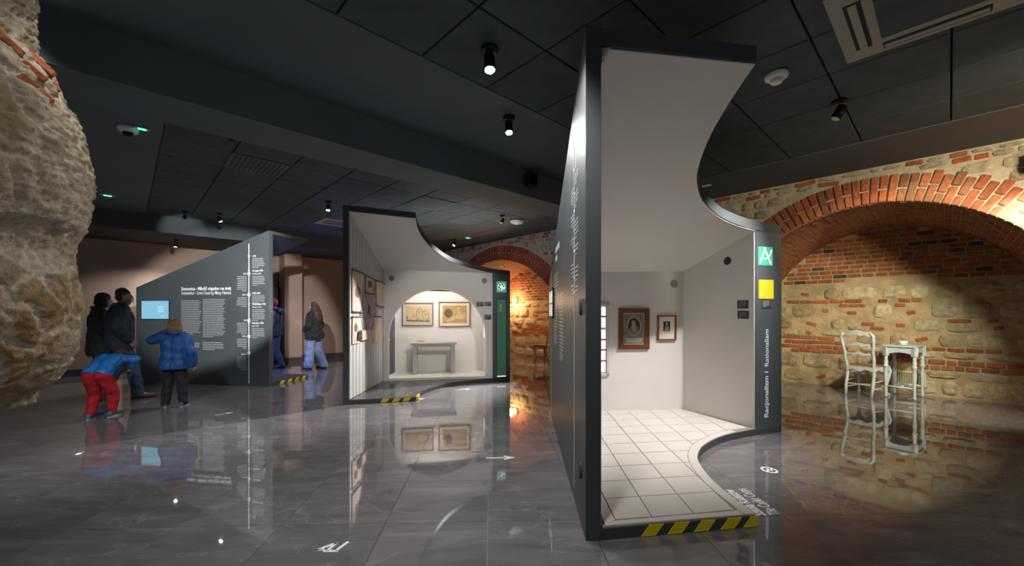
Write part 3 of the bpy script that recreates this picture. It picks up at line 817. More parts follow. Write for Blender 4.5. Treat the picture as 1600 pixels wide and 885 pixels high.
# captions and vents inside
for (x0, y0, x1, y1) in ((1153.5, 469.5, 1171, 482.5), (1154, 486, 1171.5, 498.5)):
    g = G(); fw_.pxrect(g, x0, y0, x1, y1, .012, .018); lb = g.obj('caption_plate', 'label_dark', b1)
    a = fw_.hit(x0, y0); b = fw_.hit(x1, y1)
    g = G(); bars(fw_, g, a[0]+.02, a[1]-.02, (b[0]-a[0])*.7, 4, .02, .006, seed=int(y0), off=.021); g.obj('fine_print', 'label_text', lb)
t_, z_ = fb1.hit(1053, 444); disc('vent', fb1, t_, z_, .052, 'tile_joint', b1)
t_, z_ = fw_.hit(1137.5, 408); vo = disc('vent', fw_, t_, z_, .05, 'black', b1, .02)
g = G()
for a in range(7):
    q = fw_.P(t_+.028*math.cos(a*PI/3.5), z_+.028*math.sin(a*PI/3.5), .020); g.lathe([(.008, 0), (.008, .004)], q, 8, (fw_.n.x, fw_.n.y, 0))
g.obj('vent_ring', 'frame_brown', vo)
# window with red glazing bars in the back wall
ta, zt = fb1.hit(951, 474); tb, zb = fb1.hit(951, 587)
wt0, wt1 = ta-.40, ta; wz0, wz1 = zb, zt
win = thing('window', 'tall lit window with thin red glazing bars in booth back wall', 'window', fb1.P((wt0+wt1)/2, wz0, 0))
g = G()
for (a, b, c_, d) in ((wt0, wt1, wz0, wz0+.035), (wt0, wt1, wz1-.035, wz1), (wt0, wt0+.035, wz0, wz1), (wt1-.035, wt1, wz0, wz1)): fb1.rect(g, a, b, c_, d, 0, .03)
zmid = fb1.hit(940, 514)[1]; fb1.rect(g, wt0, wt1, zmid-.012, zmid+.012, 0, .028); g.obj('frame', 'white_board', win)
ys = [479, 495, 513, 531, 547, 564, 582]
zs = [fb1.hit(940, y)[1] for y in ys]
tm = (wt0+wt1)/2
for a, b in zip(zs[:-1], zs[1:]):
    for c0, c1 in ((wt0+.035, tm-.008), (tm+.008, wt1-.035)):
        g = G(); fb1.rect(g, c0, c1, b+.008, a-.008, .002, .008); g.obj('pane', 'window_lit', win)
for z_ in [z for i, z in enumerate(zs) if i not in (0, 6, 2)]:
    g = G(); fb1.rect(g, wt0+.035, wt1-.035, z_-.010, z_+.010, .002, .018); g.obj('glazing_bar', 'red_paint', win)
for t_ in (wt0+.038, tm, wt1-.038):
    g = G(); fb1.rect(g, t_-.006, t_+.006, zs[-1], zs[0], .002, .017); g.obj('glazing_bar', 'red_paint', win)
# portraits
def pxbox(fr, x0, y0, x1, y1):
    a = fr.hit(x0, y0); b = fr.hit(x1, y1); c_ = fr.hit(x0, y1); d = fr.hit(x1, y0)
    return a[0], b[0], (b[1]+c_[1])/2, (a[1]+d[1])/2
def ellipse_slab(fr, g, tc, zc, ra, rb, o0, o1, n=28, a0=0, a1=2*PI):
    fr.slab(g, [(tc+ra*math.cos(a0+(a1-a0)*k/n), zc+rb*math.sin(a0+(a1-a0)*k/n)) for k in range(n)], o0, o1)
x0, x1, z0, z1 = pxbox(fb1, 966, 482, 1013.5, 546)
p = picture('framed_portrait', 'large brown framed oval portrait engraving beside the lit window', fb1, x0, x1, z0, z1, .065, 'frame_brown', 'paper_aged', 'portraits in the near booth')
tc, W, Hh = (x0+x1)/2, x1-x0, z1-z0
g = G(); fb1.rect(g, x0+.078, x1-.078, z0+.078, z1-.078, .010, .014); pr = g.obj('print', 'print_grey', p)
zc_ = z0+Hh*.56
g = G(); ellipse_slab(fb1, g, tc, zc_, .105, .135, .013, .0155); g.obj('oval_border', 'print_mid', pr)
g = G(); ellipse_slab(fb1, g, tc, zc_, .086, .115, .0150, .0165); g.obj('oval_ground', 'print_dark', pr)
g = G(); fb1.slab(g, [(tc-.07, zc_-.085), (tc-.03, zc_-.108), (tc+.04, zc_-.105), (tc+.066, zc_-.08), (tc+.056, zc_-.015), (tc+.02, zc_+.018), (tc-.03, zc_+.018), (tc-.058, zc_-.02)], .016, .0175); g.obj('sitter_coat', 'print_grey', pr)
g = G(); ellipse_slab(fb1, g, tc-.006, zc_+.045, .026, .036, .017, .0185); fb1.slab(g, [(tc-.018, zc_-.06), (tc+.012, zc_-.06), (tc+.018, zc_+.012), (tc-.022, zc_+.012)], .017, .0185); g.obj('sitter_face', 'print_mid', pr)
g = G(); fb1.rect(g, x0+.095, x1-.095, z0+.09, z0+.155, .013, .0155); g.obj('plaque', 'print_mid', pr)
x0, x1, z0, z1 = pxbox(fb1, 1026.5, 493, 1055.5, 532)
p = picture('framed_portrait', 'small red-brown framed portrait with wide cream mount near the corner', fb1, x0, x1, z0, z1, .018, 'frame_red', 'paper', 'portraits in the near booth')
tc, W, Hh = (x0+x1)/2, x1-x0, z1-z0
g = G(); fb1.rect(g, tc-W*.18, tc+W*.18, z0+Hh*.36, z0+Hh*.76, .010, .014); pr = g.obj('print', 'print_dark', p)
g = G(); ellipse_slab(fb1, g, tc, z0+Hh*.66, .016, .024, .013, .016); fb1.slab(g, [(tc-.03, z0+Hh*.38), (tc+.035, z0+Hh*.38), (tc+.022, z0+Hh*.56), (tc-.018, z0+Hh*.56)], .013, .016); g.obj('sitter', 'print_mid', pr)
g = G(); fb1.rect(g, tc-W*.16, tc+W*.16, z0+Hh*.30, z0+Hh*.315, .011, .0135); g.obj('caption_line', 'print_mid', pr)
# exterior print on the side wall: timeline, paragraphs, title, small lit window, oval covers
fx1 = Frame(B1L[1], B1L[0])                # far end -> front post, seen from the left
def sx(px): return fx1.hit(px, 490)[0]
L1 = fx1.L
tl = sx(897.5)
g = G(); fx1.rect(g, tl-.004, tl+.004, .1, 2.72, .0005, .003); tlo = g.obj('timeline_rule', 'lettering', b1)
for k, z_ in enumerate([2.62, 2.47, 2.30, 2.16, 2.02, 1.86, 1.66, 1.55, 1.42]):
    disc('timeline_dot', fx1, tl, z_, .016 if k % 2 else .009, 'lettering', tlo, .004, 12)
for k, (z_, n_) in enumerate([(2.60, 5), (2.42, 3), (2.28, 4), (2.08, 5), (1.90, 3), (1.74, 4), (1.60, 3)]): g = G(); bars(fx1, g, tl+.05, z_, .17, n_, .03, .012, seed=40+k); g.obj('timeline_print', 'print_white', b1)
for k, (z_, n_) in enumerate([(2.36, 5), (2.16, 4), (1.98, 3), (1.78, 4), (1.62, 3)]): g = G(); bars(fx1, g, tl-.22, z_, .17, n_, .03, .012, 'R', seed=60+k); g.obj('timeline_print', 'print_white', b1)
g = G()
ta, tb = sx(868), sx(877)
bars(fx1, g, ta, 2.16, (tb-ta)*1.0, 1, .1, .062, seed=5, last=1.0); bars(fx1, g, ta, 2.06, (tb-ta)*.8, 1, .1, .055, seed=8, last=1.0)
g.obj('title_print', 'lettering', b1)
g = G()
bars(fx1, g, sx(866), 1.86, .62, 6, .035, .014, seed=71); g.obj('paragraph_print', 'print_white', b1); g = G()
bars(fx1, g, sx(866), 1.60, .40, 17, .035, .014, seed=72); g.obj('paragraph_print', 'print_white', b1); g = G(); bars(fx1, g, sx(874.5), 1.60, .40, 20, .035, .014, seed=73)
g.obj('paragraph_print', 'print_white', b1)
for y in (480, 735):
    t_ = fx1.hit(908, y)
    g = G(); ellipse_slab(fx1, g, t_[0], t_[1], .035, .055, 0, .012); g.obj('oval_cover', 'slate_edge', b1)
ta, za = fx1.hit(859, 497); tb, zb = fx1.hit(865.5, 449)
sw = thing('lit_window', 'small black-framed lit window on outer side of near booth', 'window', fx1.P((ta+tb)/2, za, 0))
g = G(); fw = .03
for (a, b, c_, d) in ((ta, tb, za, za+fw), (ta, tb, zb-fw, zb), (ta, ta+fw, za, zb), (tb-fw, tb, za, zb)): fx1.rect(g, a, b, c_, d, 0, .02)
g.obj('frame', 'black', sw)
g = G(); fx1.rect(g, ta+fw, tb-fw, za+fw, zb-fw, .001, .008); g.obj('pane', 'window_lit', sw)
g = G(); zm = (za+zb)/2; fx1.rect(g, ta+fw, tb-fw, zm-.01, zm+.01, .001, .016); fx1.rect(g, (ta+tb)/2-.012, (ta+tb)/2+.012, za+fw, zb-fw, .001, .016); g.obj('glazing_bar', 'black', sw)
# little wedge bracket under the roof
q = at_d(938, 285, 3.4)
p0 = off1((.493+.0409*(3.4-2.524), 3.4), th1+.012); zt = H+(CY-262)/F*3.4; zl = H+(CY-310)/F*3.4
G().add([(p0[0], p0[1], zl), (p0[0], p0[1], zt-.02), (p0[0]+.065, p0[1]+.02, zt), (p0[0], p0[1]+.03, zl), (p0[0], p0[1]+.03, zt-.02), (p0[0]+.065, p0[1]+.05, zt)], [(0, 1, 2), (5, 4, 3), (0, 2, 5, 3), (2, 1, 4, 5), (1, 0, 3, 4)]).obj('wedge_bracket', 'white_panel', b1)

# ------------------------------------------------ middle booth (white studio with arched niche)
A20 = (-2.487, 6.266); FR2 = (-1.431, 6.53)
curve2 = smooth_curve([FR2, (-1.452, 6.80), (-1.40, 7.15), (-1.27, 7.52), (-1.059, 7.86), (-.747, 8.12), (-.314, 8.36), (.093, 8.51)])
CR2, P20, P21 = (-2.40, 8.03), (-.27, 8.40), (.093, 8.51)
def ceil2(x, y): return 2.27+.05*(x+2.4)-.4046*(y-8.03)
b2 = thing('exhibition_booth', 'white studio booth with boarded wall and arched niche holding a console', 'booth', (-1.4, 7.6, 0))
x0_, x1_ = A20[0], -2.412
G().prism([A20, (x1_, A20[1]+.02), (x1_, 9.3), (A20[0], 9.3)], 0, lambda x, y: ceil2(x, y)+.075).obj('side_wall', 'slate', b2)
G().prism([(A20[0]-.001, A20[1]-.006), (x1_+.004, A20[1]+.014), (x1_+.004, A20[1]+.019), (A20[0]-.001, A20[1]-.001)], 0, lambda x, y: ceil2(x, y)+.08).obj('front_edge', 'slate_edge', b2)
G().prism([(x1_, A20[1]+.02)]+curve2+[(-.05, 9.3), (x1_, 9.3)], ceil2, lambda x, y: ceil2(x, y)+.085).obj('roof', 'slate_edge', b2)
G().prism([(x1_+.005, A20[1]+.03), (FR2[0]-.005, FR2[1]+.01)]+[(x-.008, y+.008) for x, y in curve2[3:-8]]+[P20, CR2], lambda x, y: ceil2(x, y)-.008, lambda x, y: ceil2(x, y)-.001).obj('ceiling_lining', 'white_panel', b2)
# vertical boards
nb = 12; ya, yb = 6.30, 8.03
for k in range(nb):
    y0 = ya+(yb-ya)*k/nb+.007; y1 = ya+(yb-ya)*(k+1)/nb-.007
    G().prism([(x1_, y0), (x1_+.012, y0+.004), (x1_+.012, y1-.004), (x1_, y1)], .075, lambda x, y: ceil2(x, y)-.012).obj('board', 'white_board', b2)
fbw = Frame(CR2, P20)
sc_, hw2, zs2, zsill = 1.063, .975, .925, .115
# back wall with arched opening
def arched_panel(fr, name, L, top, parent, m, th=.06):
    n = 40; g = G()
    ss = [0]+[sc_-hw2*math.cos(PI*k/n) for k in range(n+1)]+[L]
    def az(s): return zs2+math.sqrt(max(0, hw2**2-(s-sc_)**2))
    for i, (a, b) in enumerate(zip(ss[:-1], ss[1:])):
        ins = 0 < i < len(ss)-2
        za, zb = (az(a), az(b)) if ins else (.07, .07)
        v = []
        for o_ in (0, -th): v += [fr.P(a, za, o_), fr.P(b, zb, o_), fr.P(b, top(b), o_), fr.P(a, top(a), o_)]
        g.add(v, [(0, 1, 2, 3), (7, 6, 5, 4), (0, 4, 5, 1)])
    fr.rect(g, sc_-hw2, sc_+hw2, .07, zsill, -th, 0)
    # jamb reveals below the springing
    for s in (sc_-hw2, sc_+hw2): g.add([fr.P(s, zsill, 0), fr.P(s, zsill, -th), fr.P(s, zs2, -th), fr.P(s, zs2, 0)], [(0, 1, 2, 3)])
    return g.obj(name, m, parent)
arched_panel(fbw, 'arched_wall', fbw.L, lambda s: ceil2(*(fbw.P(s, 0)[:2]))-.004, b2, 'white_panel')
# moulded edge round the arch
g = G(); n = 40
prof = [(sc_-hw2, zsill)]+[(sc_-hw2*math.cos(PI*k/n), zs2+hw2*math.sin(PI*k/n)) for k in range(n+1)]+[(sc_+hw2, zsill)]
v = []; f = []
for (s, z_) in prof:
    dz = z_-zs2 if z_ > zs2 else 0; ds = s-sc_; k_ = 1-.022/hw2
    v += [fbw.P(s, z_, .012), fbw.P(sc_+ds*k_, zs2+dz*k_ if z_ > zs2 else z_, .012), fbw.P(sc_+ds*k_, zs2+dz*k_ if z_ > zs2 else z_, -.06), fbw.P(s, z_, -.06)]
for i in range(len(prof)-1):
    for k in range(4): f.append((4*i+k, 4*i+(k+1) % 4, 4*i+4+(k+1) % 4, 4*i+4+k))
g.add(v, f); g.obj('arch_moulding', 'niche_white', b2)
ND = .88
g = G(); fbw.rect(g, -.02, fbw.L+.0, zsill, 2.12, -ND-.04, -ND); nbk = g.obj('niche_back', 'niche_white', b2)
g = G(); fbw.rect(g, -.04, .055, zsill, 2.12, -ND, -.06); g.obj('niche_side', 'niche_white', b2)
g = G(); fbw.rect(g, 2.07, 2.16, zsill, 2.12, -ND, -.06); g.obj('niche_side', 'niche_white', b2)
g = G(); fbw.rect(g, -.04, 2.16, .07, zsill+.002, -ND, -.061); g.obj('niche_floor', 'niche_white', b2)
g = G(); fbw.rect(g, -.04, 2.16, 2.12, 2.16, -ND-.04, -.06); g.obj('niche_ceiling', 'niche_white', b2)
# unseen glowing panel added under the niche ceiling to brighten the niche
glowp = fbw.P(sc_, 2.115, -.30)
g = G(); fbw.rect(g, sc_-.5, sc_+.5, 2.105, 2.12, -.42, -.18); 
mat('niche_glow', rgb(255, 250, 240), .5, emit=(1, .95, .88, 1), es=24); g.obj('added_niche_light', 'niche_glow', b2)
# niche windows
def niche_window(side, label):
    s = .055 if side < 0 else 2.07; sg = 1 if side < 0 else -1
    t = thing('niche_window', label, 'window', fbw.P(s, .85, -.4))
    def bx(g, d0, d1, z0, z1, th):
        a, b = sorted((s, s+sg*th)); fbw.rect(g, a, b, z0, z1, -d1, -d0)
    g = G()
    bx(g, .34, .66, .84, .87, .02); bx(g, .34, .66, 1.42, 1.45, .02); bx(g, .34, .37, .84, 1.45, .02); bx(g, .63, .66, .84, 1.45, .02); g.obj('frame', 'niche_white', t)
    for d0, d1 in ((.37, .49), (.51, .63)):
        for z0, z1 in ((.87, 1.17), (1.19, 1.42)):
            g = G(); bx(g, d0, d1, z0, z1, .006); g.obj('pane', 'window_lit', t)
    g = G(); bx(g, .49, .51, .87, 1.42, .014); bx(g, .37, .63, 1.17, 1.19, .014); g.obj('glazing_bar', 'niche_white', t)
niche_window(-1, 'lit white window on the left side of the arched niche'); niche_window(1, 'lit white window on the right side of the arched niche')
# pillar
G().prism([P20, P21, (-.05, 9.3), (-.22, 9.3)], 0, ceil2).obj('pillar', 'slate', b2)
fp2 = Frame(P20, P21)
ip = icon(fp2, 776, 440, 791, 457, b2, 'teal_lit', 'lit_icon_panel')
g = G(); tc, zc_ = fp2.hit(783.5, 448.5)
fp2.slab(g, [(tc+.082*math.cos(a)*(1-.28*math.exp(-((a-5.2)/.35)**2)), zc_+.076*math.sin(a)*(1-.28*math.exp(-((a-5.2)/.35)**2))) for a in [2*PI*k/30 for k in range(30)]], .002, .005); pal = g.obj('palette_icon', 'icon_white', ip)
for a, r in ((.3, .05), (1.3, .052), (2.3, .05), (3.3, .052), (4.2, .05)):
    disc('paint_spot', fp2, tc+r*math.cos(a), zc_+r*math.sin(a), .021, 'door_green', pal, .010, 10)
cs = icon(fp2, 776, 468, 790.5, 589, b2, 'green_case', 'lit_display_case')
t0, t1, z0, z1 = pxbox(fp2, 776, 468, 790.5, 589)
g = G()
for a, b, c_, d in ((t0-.012, t0, z0, z1), (t1, t1+.012, z0, z1), (t0, t1, z0-.012, z0), (t0, t1, z1, z1+.012)): fp2.rect(g, a, b, c_, d, -.002, .03)
g.obj('case_rim', 'slate_edge', cs)
g = G(); fp2.rect(g, t0+.01, t1-.01, z0+.004, z0+.02, .003, .028); g.obj('case_light', 'icon_white', cs)
st = thing('display_staff', 'slender carved staff standing inside the green lit display case', 'staff', fp2.P((t0+t1)/2, z0, .01))
tm = (t0+t1)/2
g = G().tube([fp2.P(tm-.03+.015*math.sin(k*.55), z0+.02+(z1-z0-.28)*k/14, .014) for k in range(15)], .007, 6); g.obj('shaft', 'collar_tan', st)
g = G().tube([fp2.P(tm-.045+.04*k/4, z1-.24, .014) for k in range(5)], .008, 6); g.obj('cross_guard', 'cream_metal', st)
g = G().lathe([(.006, 0), (.016, .03), (.010, .06), (.02, .10), (.006, .14)], fp2.P(tm-.015, z1-.235, .014), 8); g.obj('grip', 'cream_metal', st)
# platform with dark boards and hazard stripes
G().prism([(x1_, A20[1]+.02)]+curve2+[(-.05, 9.3), (x1_, 9.3)], 0, .062).obj('platform', 'slate_edge', b2)
pa2 = [(x1_+.012, A20[1]+.04), (FR2[0]-.01, FR2[1]+.012)]+[(x-.012, y+.010) for x, y in curve2[2:-6]]+[P20, CR2]
for i in range(12):
    xa = -2.5+.205*i; r_ = .40
    cv = [(xa+.003, 6.0), (xa+.202, 6.0), (xa+.202+r_*3, 9.0), (xa+.003+r_*3, 9.0)]
    cv = [(xa+.003, 6.2), (xa+.202, 6.2), (xa+.232, 9.2), (xa+.033, 9.2)]
    pl = clip_convex(pa2, cv)
    if pl and area(pl) > .004: G().prism(pl, .062, .068).obj('floor_board', 'plat_dark', b2)
ff2 = Frame((x1_, A20[1]+.02), FR2)
hazard(ff2, b2, [ff2.hit(x, 630)[0] for x in (594, 612, 628)], .10, .04, .004, .060)
fc2 = Frame(FR2, curve2[5])
hazard(fc2, b2, [.04, .14, .23], .055, .02, .004, .060, .03)
# vents and captions
for x, y in ((612, 435), (757, 439)):
    t_, z_ = fbw.hit(x, y); disc('vent', fbw, t_, z_, .055, 'tile_joint', b2)
for k, (x0, y0, x1, y1) in enumerate(((744.5, 472, 755.5, 479), (757, 472, 767.5, 478.5), (757, 492, 767.5, 499.5))):
    g = G(); fbw.pxrect(g, x0, y0, x1, y1, 0, .008); lb = g.obj('caption_plate', 'label_dark', b2); caption(fbw, x0, y0, x1, y1, lb, 3, 20+k)
    lb.children[0].location = Vector((fbw.n.x, fbw.n.y, 0))*.004
# drawings in the niche
fnb = Frame(fbw.P(0, 0, -ND)[:2], fbw.P(2, 0, -ND)[:2])
x0, x1, z0, z1 = pxbox(fnb, 628.5, 473.5, 677, 509.5)
p = picture('framed_drawing', 'framed ink drawing of a tower and ruins, left in the niche', fnb, x0, x1, z0, z1, .018, 'frame_red', 'print_mid', 'drawings in the arched niche')
w_, h_ = x1-x0, z1-z0
MATS['mount_grey'] = mat('mount_grey', rgb(200, 200, 190), .8)
p.children[1].data.materials[0] = M('mount_grey')
g = G(); fnb.rect(g, x0+.10*w_, x1-.10*w_, z0+.14*h_, z1-.14*h_, .011, .014); sh = g.obj('drawing_sheet', 'paper_aged', p)
g = G(); rr = random.Random(2)
def ink(pts, w=.006):
    for a, b in zip(pts[:-1], pts[1:]):
        a = Vector((x0+a[0]*w_, z0+a[1]*h_)); b = Vector((x0+b[0]*w_, z0+b[1]*h_)); d = (b-a).normalized(); n_ = Vector((-d.y, d.x))*w/2
        fnb.slab(g, [tuple(a+n_), tuple(a-n_), tuple(b-n_), tuple(b+n_)], .012, .0155)
ink([(.46, .32), (.46, .62), (.52, .74), (.60, .76), (.66, .62), (.66, .34)]); ink([(.52, .74), (.50, .60), (.56, .58), (.60, .70)]); ink([(.66, .62), (.74, .66), (.74, .36)])
ink([(.30, .36), (.34, .44), (.40, .40), (.46, .46)]); ink([(.74, .48), (.84, .54), (.86, .30)])
ink([(.13, .24), (.40, .22), (.88, .20)], .02); ink([(.16, .30), (.17, .42)], .02)
for k in range(26): a = rr.uniform(.14, .84); b = rr.uniform(.19, .33); ink([(a, b), (a+rr.uniform(.02, .06), b+rr.uniform(-.02, .02))], .007)
g.obj('ink_lines', 'ink', sh)
x0, x1, z0, z1 = pxbox(fnb, 685.5, 472, 735, 511)
p = picture('framed_drawing', 'framed tan figure drawing with cream mount, right in the niche', fnb, x0, x1, z0, z1, .020, 'frame_red', 'paper', 'drawings in the arched niche')
w_, h_ = x1-x0, z1-z0
g = G(); fnb.rect(g, x0+.12*w_, x1-.12*w_, z0+.15*h_, z1-.15*h_, .011, .014); sh = g.obj('drawing_sheet', 'paper_tan', p)
g = G(); ellipse_slab(fnb, g, x0+.30*w_, z0+.55*h_, .13*w_, .18*h_, .012, .015); g.obj('shaded_ground', 'charcoal', sh)
g = G()
fnb.slab(g, [(x0+a*w_, z0+b*h_) for a, b in ((.22, .22), (.36, .20), (.56, .32), (.72, .30), (.82, .34), (.86, .56), (.78, .58), (.74, .46), (.70, .62), (.60, .66), (.56, .50), (.44, .40), (.30, .30))], .013, .016); ellipse_slab(fnb, g, x0+.62*w_, z0+.74*h_, .045*w_, .075*h_, .013, .016); g.obj('reclining_figure', 'paper_aged', sh)
g = G(); ink([(.56, .80), (.62, .85), (.68, .80)], .012); ink([(.22, .22), (.36, .30), (.52, .44), (.58, .62)], .004); ink([(.36, .20), (.58, .32), (.84, .34)], .006); ink([(.13, .16), (.24, .17)], .008); g.obj('ink_lines', 'ink', sh)
# console table in the niche, with a small booklet
cb = fbw.P(1.0, zsill, -.45)
con = thing('console_table', 'plain grey console table standing in the arched niche', 'table', cb)
c0, c1, d0, d1, zt = .545, 1.42, -.80, -.46, .775
mat('console_grey', rgb(176, 174, 172), .55)
g = G(); fbw.rect(g, c0-.04, c1+.04, zt-.035, zt, d0, d1+.03); g.obj('table_top', 'console_grey', con)
g = G(); fbw.rect(g, c0, c1, zt-.085, zt-.035, d0+.02, d1); g.obj('apron', 'console_grey', con)
for a in (c0, c1-.085):
    for b in (d0+.02, d1-.07):
        g = G(); fbw.rect(g, a, a+.085, zsill+.002, zt-.085, b, b+.07); g.obj('leg', 'console_grey', con)
bk = thing('booklet', 'small cream booklet lying on the grey console table', 'book', fbw.P(c0+.16, zt, -.6))
g = G(); fbw.rect(g, c0+.08, c0+.24, zt, zt+.03, -.68, -.56); g.obj('pages', 'paper', bk)
g = G(); fbw.slab(g, [(c0+.075, zt+.03), (c0+.245, zt+.03), (c0+.245, zt+.034), (c0+.16, zt+.055), (c0+.075, zt+.034)], -.685, -.555); g.obj('cover', 'paper_aged', bk)
# collage of paper sheets hung on the boarded wall
fl = Frame((x1_+.012, A20[1]), (x1_+.012, 8.03))
def fl_hit(px, py):
    k = fl.o.x/((px-CX)/F); return k-fl.o.y, H+(CY-py)/F*k
def sheet(name, label, quad, m, off, pins=True):
    pts = [fl_hit(*q) for q in quad]; o = sorted(pts)[0]
    c = sum((Vector(p_) for p_ in pts), Vector((0, 0)))/len(pts)
    t = thing(name, label, 'paper', fl.P(c.x, min(p_[1] for p_ in pts), 0), group='paper sheets on the boarded wall')
    n_ = len(pts); v = [fl.P(a, b, off) for a, b in pts]+[fl.P(a, b, off+.006) for a, b in pts]
    mesh_obj('sheet', v, [tuple(range(n_)), tuple(range(2*n_-1, n_-1, -1))]+[(i, (i+1) % n_, n_+(i+1) % n_, n_+i) for i in range(n_)], m, t)
    return t, pts
def roll(t, p, q, off, m='collage_dark'):
    a, b = fl_hit(*p), fl_hit(*q)
    G().tube([fl.P(a[0], a[1], off+.006), fl.P(b[0], b[1], off+.006)], .012, 8).obj('rod', m, t)
def smear(t, quad, off, m):
    pts = [fl_hit(*q) for q in quad]; n_ = len(pts); v = [fl.P(a, b, off) for a, b in pts]+[fl.P(a, b, off+.002) for a, b in pts]
    mesh_obj('drawn_figure', v, [tuple(range(n_)), tuple(range(2*n_-1, n_-1, -1))]+[(i, (i+1) % n_, n_+(i+1) % n_, n_+i) for i in range(n_)], m, t)
def zz(*a): return [(540+x*.1467, 415+y*.1469) for x, y in a]
t, _ = sheet('hanging_sheet', 'large mauve patterned sheet at the centre of the boarded wall', zz((135, 200), (335, 190), (335, 480), (310, 560), (300, 690), (185, 690), (150, 500)), 'collage_mauve', .002)
smear(t, zz((232, 415), (256, 420), (258, 500), (244, 535), (230, 490)), .009, 'collage_dark')
t, _ = sheet('hanging_sheet', 'tall cream sheet with grey figure, upper left of the collage', zz((62, 60), (180, 90), (168, 260), (160, 470), (128, 497), (62, 492)), 'collage_paper', .010); roll(t, *zz((58, 42), (185, 92)), .012); roll(t, *zz((60, 492), (172, 497)), .012)
smear(t, zz((96, 250), (110, 225), (140, 235), (150, 300), (120, 350), (92, 320)), .0175, 'collage_dark')
t, _ = sheet('hanging_sheet', 'small cream sheet with grey head at the collage top', zz((205, 120), (282, 132), (278, 305), (205, 292)), 'collage_paper', .018); roll(t, *zz((195, 112), (308, 160)), .020); roll(t, *zz((203, 292), (290, 308)), .020)
smear(t, zz((225, 160), (262, 170), (270, 235), (225, 232)), .0255, 'collage_dark')
t, _ = sheet('hanging_sheet', 'narrow cream sheet at the upper right of the collage', zz((314, 165), (386, 195), (382, 432), (318, 428)), 'collage_paper', .018); roll(t, *zz((312, 160), (402, 195)), .020); roll(t, *zz((312, 430), (398, 442)), .020)
t, _ = sheet('hanging_sheet', 'cream sheet with faint figure, lower left of the collage', zz((66, 552), (158, 552), (150, 700), (140, 825), (62, 838)), 'collage_paper', .010); roll(t, *zz((58, 548), (165, 548)), .012)
smear(t, zz((80, 650), (98, 610), (118, 650), (112, 700), (84, 700)), .0175, 'collage_dark')
t, _ = sheet('hanging_sheet', 'narrow cream sheet at the lower right of the collage', zz((300, 548), (362, 548), (356, 822), (290, 828)), 'collage_paper', .012); roll(t, *zz((295, 546), (372, 546)), .014)
t, _ = sheet('hanging_sheet', 'broad cream sheet with dark end lying across the collage bottom', zz((140, 692), (305, 685), (300, 768), (150, 800)), 'collage_paper', .026)
smear(t, zz((118, 695), (152, 690), (156, 790), (108, 795)), .034, 'print_dark')
for k, q in enumerate((zz((62, 500), (62, 545)), zz((105, 505), (105, 540)))): pass

# ------------------------------------------------ far-left booth (timeline panel towards the camera)
A30 = Vector((-4.50, 7.79)); D3 = Vector((-2.98, .51)).normalized(); X3 = Vector((D3.y, -D3.x))
def l3(x, y): q = A30+X3*x+D3*y; return (q.x, q.y)
def c3(x, y):
    q = Vector((x, y))-A30; return 2.92-.348*q.dot(D3)+.04*q.dot(X3)
b3 = thing('exhibition_booth', 'slate booth side with Sosnowica title and white timeline', 'booth', (-6, 8.3, 0))
G().prism([l3(0, 0), l3(0, 3.03), l3(.1, 3.03), l3(.1, 0)], 0, lambda x, y: c3(x, y)+.06).obj('side_wall', 'slate', b3)
cur3 = smooth_curve([(1.15, 0), (1.14, .40), (1.17, .72), (1.25, 1.1), (1.42, 1.5), (1.75, 1.83), (2.1, 2.05), (2.62, 2.24)])
cw = [l3(*p) for p in cur3]
G().prism([l3(.1, 0)]+cw+[l3(2.3, 3.1), l3(.1, 3.1)], c3, lambda x, y: c3(x, y)+.06).obj('roof', 'slate_edge', b3)
G().prism([l3(.1, 0)]+cw+[l3(2.3, 3.1), l3(.1, 3.1)], 0, .07).obj('platform', 'slate_edge', b3)
G().prism([l3(2.25, 2.1), l3(2.62, 2.24), l3(2.3, 3.1), l3(2.0, 3.0)], .0, c3).obj('pillar', 'slate', b3)
G().prism([l3(.1, 2.9), l3(2.1, 2.9), l3(2.1, 3.0), l3(.1, 3.0)], .07, c3).obj('back_wall', 'frame_brown', b3)
ff3 = Frame(l3(0, 0), l3(1.15, 0))
hazard(ff3, b3, [.28, .50, .72, .94], .11, .05, .004, .066, .006)
f3 = Frame(l3(0, 3.03), l3(0, 0))
# screen
t0, t1, z0, z1 = pxbox(f3, 222.5, 470.5, 264.5, 498.5)
scr = thing('wall_screen', 'pale blue lit screen mounted on the slate timeline panel', 'screen', f3.P((t0+t1)/2, z0, 0))
g = G(); f3.rect(g, t0-.012, t1+.012, z0-.012, z1+.012, 0, .014); g.obj('bezel', 'black', scr)
g = G(); f3.rect(g, t0, t1, z0, z1, .010, .018); sp = g.obj('display', 'screen', scr)
g = G(); w_, h_ = t1-t0, z1-z0
for k in range(3): f3.rect(g, t0+.62*w_, t0+.82*w_, z0+h_*(.36+.13*k), z0+h_*(.45+.13*k), .016, .019)
f3.rect(g, t0+.78*w_, t0+.84*w_, z0+.12*h_, z0+.2*h_, .016, .019); g.obj('display_marks', 'screen_mark', sp)
